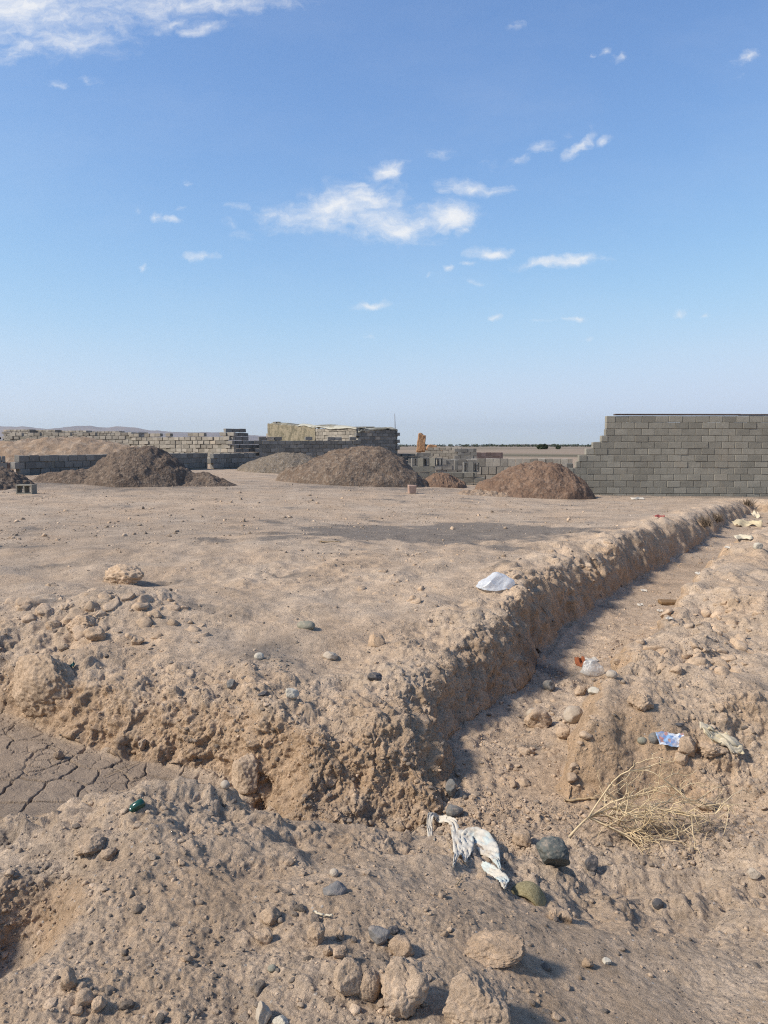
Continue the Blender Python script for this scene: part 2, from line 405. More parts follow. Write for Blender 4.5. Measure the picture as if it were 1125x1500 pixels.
def rough_full(near, d, n):
    o = np.zeros(n); o[near] = d; return o

def mesh_from(name, co, quads=None, tris=None, smooth=True):
    me = bpy.data.meshes.new(name)
    loops, starts = [], []
    s = 0
    for arr, k in ((quads, 4), (tris, 3)):
        if arr is not None and len(arr):
            loops.append(np.asarray(arr, np.int32).ravel())
            starts.append(s + np.arange(len(arr), dtype=np.int32) * k)
            s += len(arr) * k
    loops = np.concatenate(loops); starts = np.concatenate(starts)
    me.vertices.add(len(co)); me.vertices.foreach_set('co', np.ascontiguousarray(co, F32).ravel())
    me.loops.add(len(loops)); me.loops.foreach_set('vertex_index', loops)
    me.polygons.add(len(starts)); me.polygons.foreach_set('loop_start', starts)
    me.polygons.foreach_set('use_smooth', np.full(len(starts), smooth))
    me.update(calc_edges=True)
    return me

def attr(me, name, vals):
    a = me.attributes.new(name, 'FLOAT', 'POINT'); a.data.foreach_set('value', np.asarray(vals, F32))

def link(name, me, mat=None, parent=None, **props):
    o = bpy.data.objects.new(name, me); COL.objects.link(o)
    if mat: me.materials.append(mat)
    if parent: o.parent = parent
    for k, v in props.items(): o[k] = v
    return o

def empty(name, loc, label, category, group=None):
    o = bpy.data.objects.new(name, None); COL.objects.link(o)
    o.location = loc; o['label'] = label; o['category'] = category
    o.empty_display_size = .2
    if group: o['group'] = group
    return o

# ------------------------------------------------------------------ materials
class NT_:
    def __init__(s, name):
        s.m = bpy.data.materials.new(name); s.m.use_nodes = True
        s.t = s.m.node_tree; s.t.nodes.clear()
        s.out = s.t.nodes.new('ShaderNodeOutputMaterial')
    def n(s, typ, ins=None, **kw):
        nd = s.t.nodes.new('ShaderNode' + typ)
        for k, v in kw.items(): setattr(nd, k, v)
        for k, v in (ins or {}).items():
            if isinstance(v, bpy.types.NodeSocket): s.t.links.new(v, nd.inputs[k])
            else: nd.inputs[k].default_value = v
        return nd
    def noise(s, vec, scale, detail=4, rough=.6, out='Fac'):
        return s.n('TexNoise', {'Vector': vec, 'Scale': scale, 'Detail': detail, 'Roughness': rough}).outputs[out]
    def mix(s, f, a, b, mode='MIX'):
        nd = s.n('Mix', {0: f, 6: a, 7: b}, data_type='RGBA', blend_type=mode, clamp_factor=True)
        return nd.outputs[2]
    def math(s, op, a, b=0.0, c=0.0):
        return s.n('Math', {0: a, 1: b, 2: c}, operation=op).outputs[0]
    def ramp(s, f, lo, hi, a=0.0, b=1.0):
        return s.n('MapRange', {'Value': f, 'From Min': lo, 'From Max': hi, 'To Min': a, 'To Max': b}).outputs[0]
    def attr(s, name):
        return s.n('Attribute', attribute_name=name).outputs['Fac']
    def pos(s):
        return s.n('NewGeometry').outputs['Position']
    def obj(s):
        return s.n('TexCoord').outputs['Object']
    def bsdf(s, col, rough=.95, spec=.15, normal=None, **kw):
        ins = {'Base Color': col, 'Roughness': rough, 'Specular IOR Level': spec}
        if normal is not None: ins['Normal'] = normal
        ins.update(kw)
        b = s.n('BsdfPrincipled', ins)
        s.t.links.new(b.outputs[0], s.out.inputs['Surface'])
        return b
    def bump(s, h, dist, strength=1.0, normal=None):
        ins = {'Height': h, 'Distance': dist, 'Strength': strength}
        if normal is not None: ins['Normal'] = normal
        return s.n('Bump', ins).outputs[0]

def C(r, g, b): return (r, g, b, 1)

SAND = C(.515, .372, .252); FRESH = C(.465, .315, .195); DUST = C(.515, .398, .292); GREY = C(.185, .158, .135)

def soil_color(k, p, gray, fresh, tone):
    big = k.noise(p, .9, 5, .6); mid = k.noise(p, 7, 5, .65); fine = k.noise(p, 55, 4, .7)
    col = k.mix(k.ramp(big, .35, .65), SAND, DUST)
    col = k.mix(k.math('MULTIPLY', fresh, .8), col, FRESH)
    g = k.math('ADD', gray, k.ramp(mid, .5, .75, 0, .13))
    g = k.math('MULTIPLY', g, k.ramp(fine, .3, .6, .55, 1.1))
    col = k.mix(g, col, GREY)
    mac = k.math('ADD', k.math('MULTIPLY', k.noise(p, 1.9, 9, .75), .5), k.math('MULTIPLY', k.noise(p, 17, 4, .75), .5))
    v = k.math('MULTIPLY', k.math('MULTIPLY', k.ramp(mid, .25, .75, .80, 1.18), k.ramp(fine, .25, .75, .74, 1.26)), k.ramp(mac, .35, .65, .78, 1.22))
    v = k.math('MULTIPLY', v, k.ramp(tone, 0, 1, .72, 1.28))
    hsv = k.n('HueSaturation', {'Color': col, 'Value': v, 'Saturation': 1.0})
    return hsv.outputs[0], mid, fine

def mat_ground():
    k = NT_('soil')
    p = k.pos()
    gray, fresh, mud, tone, plain = (k.attr(a) for a in ('gray', 'fresh', 'mud', 'tone', 'plain'))
    col, mid, fine = soil_color(k, p, gray, fresh, tone)
    col = k.mix(k.math('MULTIPLY', mud, k.ramp(k.noise(p, 3.0, 5, .7), .3, .65, .35, .9)), col, C(.315, .242, .183))
    # tiny pebbles of other colours lying in the dust
    vo = k.n('TexVoronoi', {'Vector': p, 'Scale': 62.0, 'Randomness': 1.0})
    sel = k.math('MULTIPLY', k.math('LESS_THAN', vo.outputs['Distance'], .30), k.math('GREATER_THAN', k.n('SeparateColor', {0: vo.outputs['Color']}).outputs[0], .80))
    peb = k.n('ValToRGB', {0: k.n('SeparateColor', {0: vo.outputs['Color']}).outputs[1]})
    e = peb.color_ramp.elements
    e[0].color = C(.10, .09, .09); e[1].color = C(.55, .5, .45)
    x = e.new(.5); x.color = C(.22, .17, .14)
    x = e.new(.78); x.color = C(.33, .27, .21)
    col = k.mix(k.math('MULTIPLY', sel, k.math('SUBTRACT', .85, mud)), col, peb.outputs[0])
    # far plain: stubble, bare soil and darker scrub in long strips
    mp = k.n('Mapping', {'Vector': p, 'Scale': (.0030, .011, .01)})
    s1 = k.noise(mp.outputs[0], 1.6, 5, .6); s2 = k.noise(p, .06, 4, .7)
    pc = k.mix(k.ramp(s1, .40, .62), C(.25, .19, .145), C(.34, .265, .195))
    pc = k.mix(k.ramp(s1, .52, .58), pc, C(.10, .092, .062))
    pc = k.mix(k.ramp(s2, .55, .70), pc, C(.17, .145, .10))
    col = k.mix(plain, col, pc)
    b = k.bump(k.noise(p, 26, 7, .74), .020, .8)
    b = k.bump(k.noise(p, 95, 5, .78), .014, .95, b)
    vs = k.n('TexVoronoi', {'Vector': k.n('VectorMath', {0: p, 1: k.n('VectorMath', {0: k.n('TexNoise', {'Vector': p, 'Scale': 60.0, 'Detail': 2.0}).outputs['Color'], 1: (.022, .022, .022)}, operation='MULTIPLY').outputs[0]}, operation='ADD').outputs[0], 'Scale': 48.0})
    b = k.bump(k.math('MULTIPLY', vs.outputs['Distance'], k.ramp(k.noise(p, 3.5, 4, .65), .42, .6)), -.010, .7, b)
    b = k.bump(k.math('MULTIPLY', sel, k.math('SUBTRACT', .3, vo.outputs['Distance'])), .02, .7, b)
    k.bsdf(col, .97, .08, b)
    return k.m

def mat_clod():
    k = NT_('clod_soil')
    p = k.pos()
    col, mid, fine = soil_color(k, p, k.attr('gray'), k.attr('fresh'), k.attr('tone'))
    b = k.bump(k.noise(p, 40, 7, .78), .016, .9)
    b = k.bump(k.noise(p, 190, 3, .7), .004, .8, b)
    k.bsdf(col, .97, .08, b)
    return k.m

def mat_stone(name, c1, c2, scale=18, rough=.8, bump=.006, spec=.25):
    k = NT_(name)
    p = k.obj()
    f = k.noise(p, scale, 6, .65)
    col = k.mix(k.ramp(f, .3, .7), c1, c2)
    dust = k.n('SeparateXYZ', {0: k.n('NewGeometry').outputs['Normal']}).outputs[2]
    col = k.mix(k.math('MULTIPLY', k.ramp(k.noise(p, scale * 2.5, 4, .7), .48, .66), k.ramp(dust, -.1, .9, .1, .55)), col, C(.42, .32, .235))
    b = k.bump(k.noise(p, scale * 2.2, 6, .72), bump, .9)
    b = k.bump(k.noise(p, scale * 9, 3, .7), bump * .3, .8, b)
    k.bsdf(col, rough, spec, b)
    return k.m

def mat_heap(name, c1, c2, peb_a, peb_b, share=.55, scale=11):
    k = NT_(name)
    p = k.pos()
    big = k.noise(p, 1.3, 5, .65); mid = k.noise(p, 6, 5, .65)
    col = k.mix(k.ramp(k.math('ADD', k.math('MULTIPLY', big, .6), k.math('MULTIPLY', mid, .4)), .38, .62), c1, c2)
    vo = k.n('TexVoronoi', {'Vector': p, 'Scale': float(scale), 'Randomness': 1.0})
    sc = k.n('SeparateColor', {0: vo.outputs['Color']})
    sel = k.math('GREATER_THAN', sc.outputs[0], 1 - share)
    pc = k.mix(sc.outputs[1], peb_a, peb_b)
    col = k.mix(k.math('MULTIPLY', sel, .55), col, pc)
    v = k.ramp(k.noise(p, 30, 4, .7), .25, .75, .72, 1.28)
    col = k.n('HueSaturation', {'Color': col, 'Value': v}).outputs[0]
    b = k.bump(vo.outputs['Distance'], .03, .6)
    b = k.bump(k.noise(p, 22, 5, .7), .04, .8, b)
    k.bsdf(col, .97, .08, b)
    return k.m

def mat_block(name, base, var=.35, stain=C(.36, .28, .2), stain_amt=.35):
    k = NT_(name)
    p = k.pos()
    tone = k.attr('tone')
    f = k.noise(p, 5, 6, .7); g = k.noise(p, 60, 3, .7)
    v = k.math('MULTIPLY', k.ramp(tone, 0, 1, 1 - var, 1 + var), k.math('MULTIPLY', k.ramp(f, .25, .75, .84, 1.16), k.ramp(g, .2, .8, .8, 1.2)))
    col = k.n('HueSaturation', {'Color': base, 'Value': v}).outputs[0]
    pale = k.math('GREATER_THAN', tone, .988)
    col = k.mix(k.math('MULTIPLY', pale, .7), col, C(.42, .35, .27))
    st = k.noise(p, 1.1, 6, .75)
    col = k.mix(k.ramp(st, .55, .78, 0, stain_amt), col, stain)
    b = k.bump(k.noise(p, 75, 4, .75), .012, .8)
    k.bsdf(col, .95, .1, b)
    return k.m

def mat_plain(name, col, rough=.8, spec=.2, var=.25, scale=30, **kw):
    k = NT_(name)
    p = k.obj()
    f = k.noise(p, scale, 5, .7)
    c = k.n('HueSaturation', {'Color': col, 'Value': k.ramp(f, .25, .75, 1 - var, 1 + var)}).outputs[0]
    k.bsdf(c, rough, spec, k.bump(f, .004, .6), **kw)
    return k.m

M = {}
M['soil'] = mat_ground()
M['clod'] = mat_clod()
M['grey_stone'] = mat_stone('grey_stone', C(.10, .10, .095), C(.20, .19, .175))
M['dark_stone'] = mat_stone('dark_stone', C(.045, .045, .05), C(.11, .105, .105))
M['slate'] = mat_stone('slate', C(.13, .125, .12), C(.22, .205, .195), 14)
M['beige_stone'] = mat_stone('beige_stone', C(.34, .28, .215), C(.46, .385, .30), 14, .7)
M['pale_stone'] = mat_stone('pale_stone', C(.40, .36, .29), C(.54, .485, .39), 14)
M['green_stone'] = mat_stone('green_grey_stone', C(.17, .165, .125), C(.28, .26, .2), 14)
M['heap_grey'] = mat_heap('grey_gravel', C(.155, .122, .09), C(.21, .168, .124), C(.13, .115, .10), C(.34, .29, .24), .35, 20)
M['heap_brown'] = mat_heap('brown_gravel', C(.135, .096, .070), C(.20, .145, .105), C(.085, .07, .06), C(.31, .245, .185), .5, 15)
M['heap_dark'] = mat_heap('dark_gravel', C(.115, .084, .064), C(.17, .126, .095), C(.07, .058, .05), C(.27, .21, .16), .5, 17)
M['heap_red'] = mat_heap('red_brown_earth', C(.145, .092, .064), C(.225, .146, .10), C(.12, .082, .062), C(.28, .2, .145), .4, 14)
M['heap_tan'] = mat_heap('tan_earth', C(.24, .168, .116), C(.35, .255, .18), C(.24, .18, .135), C(.42, .33, .25), .5, 6)
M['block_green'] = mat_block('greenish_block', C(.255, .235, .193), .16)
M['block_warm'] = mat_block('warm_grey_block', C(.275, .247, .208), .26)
M['block_dark_and_shaded'] = mat_block('dark_and_shaded_block', C(.205, .192, .172), .25)  # dark blocks, and walls facing away from the sun with shade in the colour
M['mortar'] = mat_plain('mortar', C(.21, .19, .155), .97, .05)

# ------------------------------------------------------------------ GROUND
co, quads, fan, A, base_n, DIST, ROUGH, (GN, GNR, GNT) = build_ground()
me = mesh_from('ground', co, quads, fan)
for kk, vv in A.items(): attr(me, kk, vv)
ground = link('ground', me, M['soil'], kind='structure')

# fine surface normals and a picture-independent lookup of where a sight line meets the ground
VN = np.empty(len(co) * 3, F32); me.vertices.foreach_get('normal', VN); VN = VN.reshape(-1, 3)
rel = co[:-1] - np.array([0, 0, CAM_H])
dep = rel[:, 1] * cp - rel[:, 2] * sp
ok = dep > .3
upx = np.where(ok, CX + FPX * rel[:, 0] / np.where(ok, dep, 1), -1e4)
upy = np.where(ok, CY - FPX * (rel[:, 1] * sp + rel[:, 2] * cp) / np.where(ok, dep, 1), -1e4)
SEEN = ok & (upx > -40) & (upx < 1165) & (upy < 1540) & (upy > 640)
sid = np.nonzero(SEEN)[0]
BK = 3
bx = ((upx[sid] + 60) / BK).astype(int); by = ((upy[sid]) / BK).astype(int)
BW, BH = 420, 530
key = by * BW + bx
order = np.lexsort((dep[sid], key))
ks = key[order]
first = np.r_[True, ks[1:] != ks[:-1]]
LOOK = np.full(BW * BH, -1); LOOK[ks[first]] = sid[order][first]
# vertices that are really in sight: near the front-most depth of their bucket
front = LOOK[key]
VIS = sid[dep[sid] < dep[front] * 1.012 + .02]

def hit(px, py):
    bx, by = int((px + 60) / BK), int(py / BK)
    for rad in range(6):
        best = -1
        for i in range(-rad, rad + 1):
            for j in range(-rad, rad + 1):
                v = LOOK[(by + j) * BW + bx + i]
                if v >= 0 and (best < 0 or dep[v] < dep[best]): best = v
        if best >= 0: return best
    raise ValueError((px, py))

def gpt(px, py):
    v = hit(px, py)
    return co[v].copy(), dep[v]

def ground_z(x, y):
    """height of the finished sheet near a point (nearest vertex)"""
    th = math.atan2(x, y); TH = math.radians(40)
    if abs(th) < TH:
        i = int(round((th + TH) / (2 * TH) * (GNT - 1)))
        rr = np.hypot(co[i * GNR:(i + 1) * GNR, 0], co[i * GNR:(i + 1) * GNR, 1])
        return float(co[i * GNR + int(np.argmin(np.abs(rr - math.hypot(x, y)))), 2])
    return float(macro(np.array([x]), np.array([y]))[0])

# ------------------------------------------------------------------ rocks
_ICO = {}
def ico(sub):
    if sub not in _ICO:
        bm = bmesh.new(); bmesh.ops.create_icosphere(bm, subdivisions=sub, radius=1)
        v = np.array([q.co[:] for q in bm.verts]); f = np.array([[w.index for w in q.verts] for q in bm.faces]); bm.free()
        _ICO[sub] = (v, f)
    return _ICO[sub]

def rock_shape(sub, seed, style='clod'):
    v, f = ico(sub)
    v = v.copy()
    r_ = np.random.default_rng(seed)
    o = r_.uniform(0, 100, 3)
    cuts = {'clod': 15, 'stone': 9, 'smooth': 3, 'block': 10, 'lump': 5}[style]
    lim = {'clod': (.50, .86), 'stone': (.55, .9), 'smooth': (.8, 1), 'block': (.5, .8), 'lump': (.72, .95)}[style]
    for _ in range(cuts):
        d = r_.normal(size=3); d /= np.linalg.norm(d)
        c = r_.uniform(*lim)
        s = v @ d
        v -= np.outer(np.maximum(s - c, 0) * .93, d)
    n = v / (np.linalg.norm(v, axis=1, keepdims=True) + 1e-9)
    a = {'clod': .24, 'stone': .15, 'smooth': .07, 'block': .16, 'lump': .17}[style]
    P = v + o
    dsp = a * 1.2 * _perlin(P[:, 0] * 1.3, P[:, 1] * 1.3, P[:, 2] * 1.3, seed)
    if style != 'smooth':
        dsp = dsp + a * (.6 * (.35 - np.abs(_perlin(P[:, 0] * 2.9, P[:, 1] * 2.9, P[:, 2] * 2.9, seed + 1))) + .55 * _perlin(P[:, 0] * 6, P[:, 1] * 6, P[:, 2] * 6, seed + 2) + .45 * _perlin(P[:, 0] * 13, P[:, 1] * 13, P[:, 2] * 13, seed + 3))
    return v + n * dsp[:, None], f

def scatter(name, ids, sizes, gray, fresh, tone, mat, sink=.25, sub_small=1, flat=(.55, .9)):
    """one mesh of many small loose pieces lying on the sheet"""
    vars1 = [rock_shape(1, 300 + i, 'clod') for i in range(14)]
    vars2 = [rock_shape(2, 330 + i, 'clod') for i in range(14)]
    vars3 = [rock_shape(3, 360 + i, 'clod') for i in range(10)]
    V, F, G, Fr, T = [], [], [], [], []
    off = 0
    pxs = sizes / np.maximum(dep[ids], .5) * FPX
    for i, s, g, fr, t, q in zip(ids, sizes, gray, fresh, tone, pxs):
        pool = vars1 if q < 2.2 else vars2 if q < 7 else vars3
        v, f = pool[rng.integers(len(pool))]
        e = Euler(rng.uniform(0, 6.28, 3)).to_matrix()
        R = np.array(e)
        sc = s * np.array([rng.uniform(.8, 1.3), rng.uniform(.7, 1.1), 1.0])
        w = (v * sc) @ R.T
        w[:, 2] *= rng.uniform(*flat)
        w = w + co[i] + VN[i] * s * (rng.uniform(-.1, .4) - sink)
        V.append(w); F.append(f + off); off += len(w)
        G.append(np.full(len(w), g)); Fr.append(np.full(len(w), fr)); T.append(np.full(len(w), t))
    m = mesh_from(name, np.concatenate(V), None, np.concatenate(F))
    attr(m, 'gray', np.concatenate(G)); attr(m, 'fresh', np.concatenate(Fr)); attr(m, 'tone', np.concatenate(T))
    return link(name, m, mat, kind='stuff')

def pick(n, weight):
    p = weight / weight.sum()
    return VIS[rng.choice(len(VIS), n, p=p)]

vr, vd, vx, vy = ROUGH[VIS], DIST[VIS], co[VIS, 0], co[VIS, 1]
nearw = sstep(32, 18, np.hypot(vx, vy)); VISIN = (vd < 0) & (vx > .3)
wgt = np.clip(vr, .03, 1) ** 1.6 * nearw * np.clip(.35 + 1.5 * fbm(vx, vy, vx * 0, 1.4, 3, 500), .03, 2) * (1 + 5.0 * (VISIN)) * (1 - .55 * sstep(3.7, 3.2, vy)) * (1 - .75 * A['mud'][VIS])
N1 = 9000
ids = pick(N1, wgt)
sz = np.minimum(.004 * (1 - rng.random(N1)) ** (-1 / 2.5), .020)
sz = np.maximum(sz, .00075 * dep[ids]) * np.where(ROUGH[ids] < .25, .7, 1)
scatter('dirt_clods', ids, sz, np.clip(A['gray'][ids] * .8 + rng.normal(0, .12, N1), 0, 1), np.clip(A['fresh'][ids] + rng.normal(0, .2, N1), 0, 1), np.clip(rng.normal(.52, .16, N1), 0, 1), M['clod'])
N2 = 6500
ids = pick(N2, (.16 + np.clip(vr, 0, 1) * (1 - .8 * sstep(3.6, 3.1, vy)) + 1.2 * np.exp(-((vy - 23) / 2.2) ** 2)) * sstep(38, 24, np.hypot(vx, vy)) * np.clip(.3 + A['gray'][VIS] * 2.6 + .9 * fbm(vx, vy, vx * 0, 1.1, 3, 520), .03, 4) * (1 - .8 * A['mud'][VIS]))
sz = np.maximum(np.minimum(.0035 * (1 - rng.random(N2)) ** (-1 / 2.0), .022), .00065 * dep[ids])
tone = rng.choice([.15, .35, .6, 1.0], N2, p=[.25, .35, .25, .15])
scatter('gravel', ids, sz, np.where(tone < .9, rng.uniform(.55, 1, N2), .05), np.zeros(N2), tone, M['clod'], .2)
N3 = 7000
yw = sstep(9.0, 11.5, vy + .25 * vx) * sstep(30, 22, vy) * sstep(.55, .3, vr) * np.clip(.5 + 1.4 * fbm(vx, vy, vx * 0, .9, 4, 540), .05, 2)
ids = pick(N3, yw)
sz = np.maximum(.0075 * (1 - rng.random(N3)) ** (-1 / 2.6), .0007 * dep[ids]); sz = np.minimum(sz, .05)
tone = rng.choice([.2, .4, .62, .85], N3, p=[.3, .3, .25, .15])
scatter('grit', ids, sz, np.where(tone < .5, rng.uniform(.3, .8, N3), .1), rng.uniform(0, .5, N3), tone, M['clod'], .2)
bpy.data.objects['grit']['label'] = 'fine grit and crumbs scattered over the flat yard'
for q in ('dirt_clods', 'gravel'):
    bpy.data.objects[q]['label'] = {'dirt_clods': 'small crumbs and clods of tan earth strewn over the ground', 'gravel': 'small dark and pale pebbles strewn over the ground'}[q]

def clod_attrs(m, gray, fresh, tone):
    n = len(m.vertices)
    attr(m, 'gray', np.full(n, gray)); attr(m, 'fresh', np.full(n, fresh)); attr(m, 'tone', np.full(n, tone))

_seed = [1000]
def rock(name, px, py, w, h, label, cat, mat='clod', style='clod', depth=None, sink=.22, rot=0, gray=.05, fresh=.3, tone=.55, group=None, sub=4):
    """px,py = where its foot meets the ground; w,h = picture size in px of the photograph, turned into metres"""
    v = hit(px, py); c = co[v]; k = dep[v] / FPX
    _seed[0] += 7
    P, f = rock_shape(sub, _seed[0], style)
    P = P - (P.max(0) + P.min(0)) / 2
    P = P / (P.max(0) - P.min(0))
    hh = h * k / .93
    P = P * np.array([w * k, (depth or (w + h) * .5) * k, hh])
    P[:, 2] += hh * (.5 - sink)
    m = mesh_from(name, P, None, f)
    if mat == 'clod': clod_attrs(m, gray, fresh, tone)
    o = link(name, m, M[mat], label=label, category=cat)
    o.location = c + np.array([0, (depth or (w + h) * .5) * k * .25, 0]); o.rotation_euler = (0, 0, rot)
    o.location[2] = c[2]
    if group: o['group'] = group
    return o

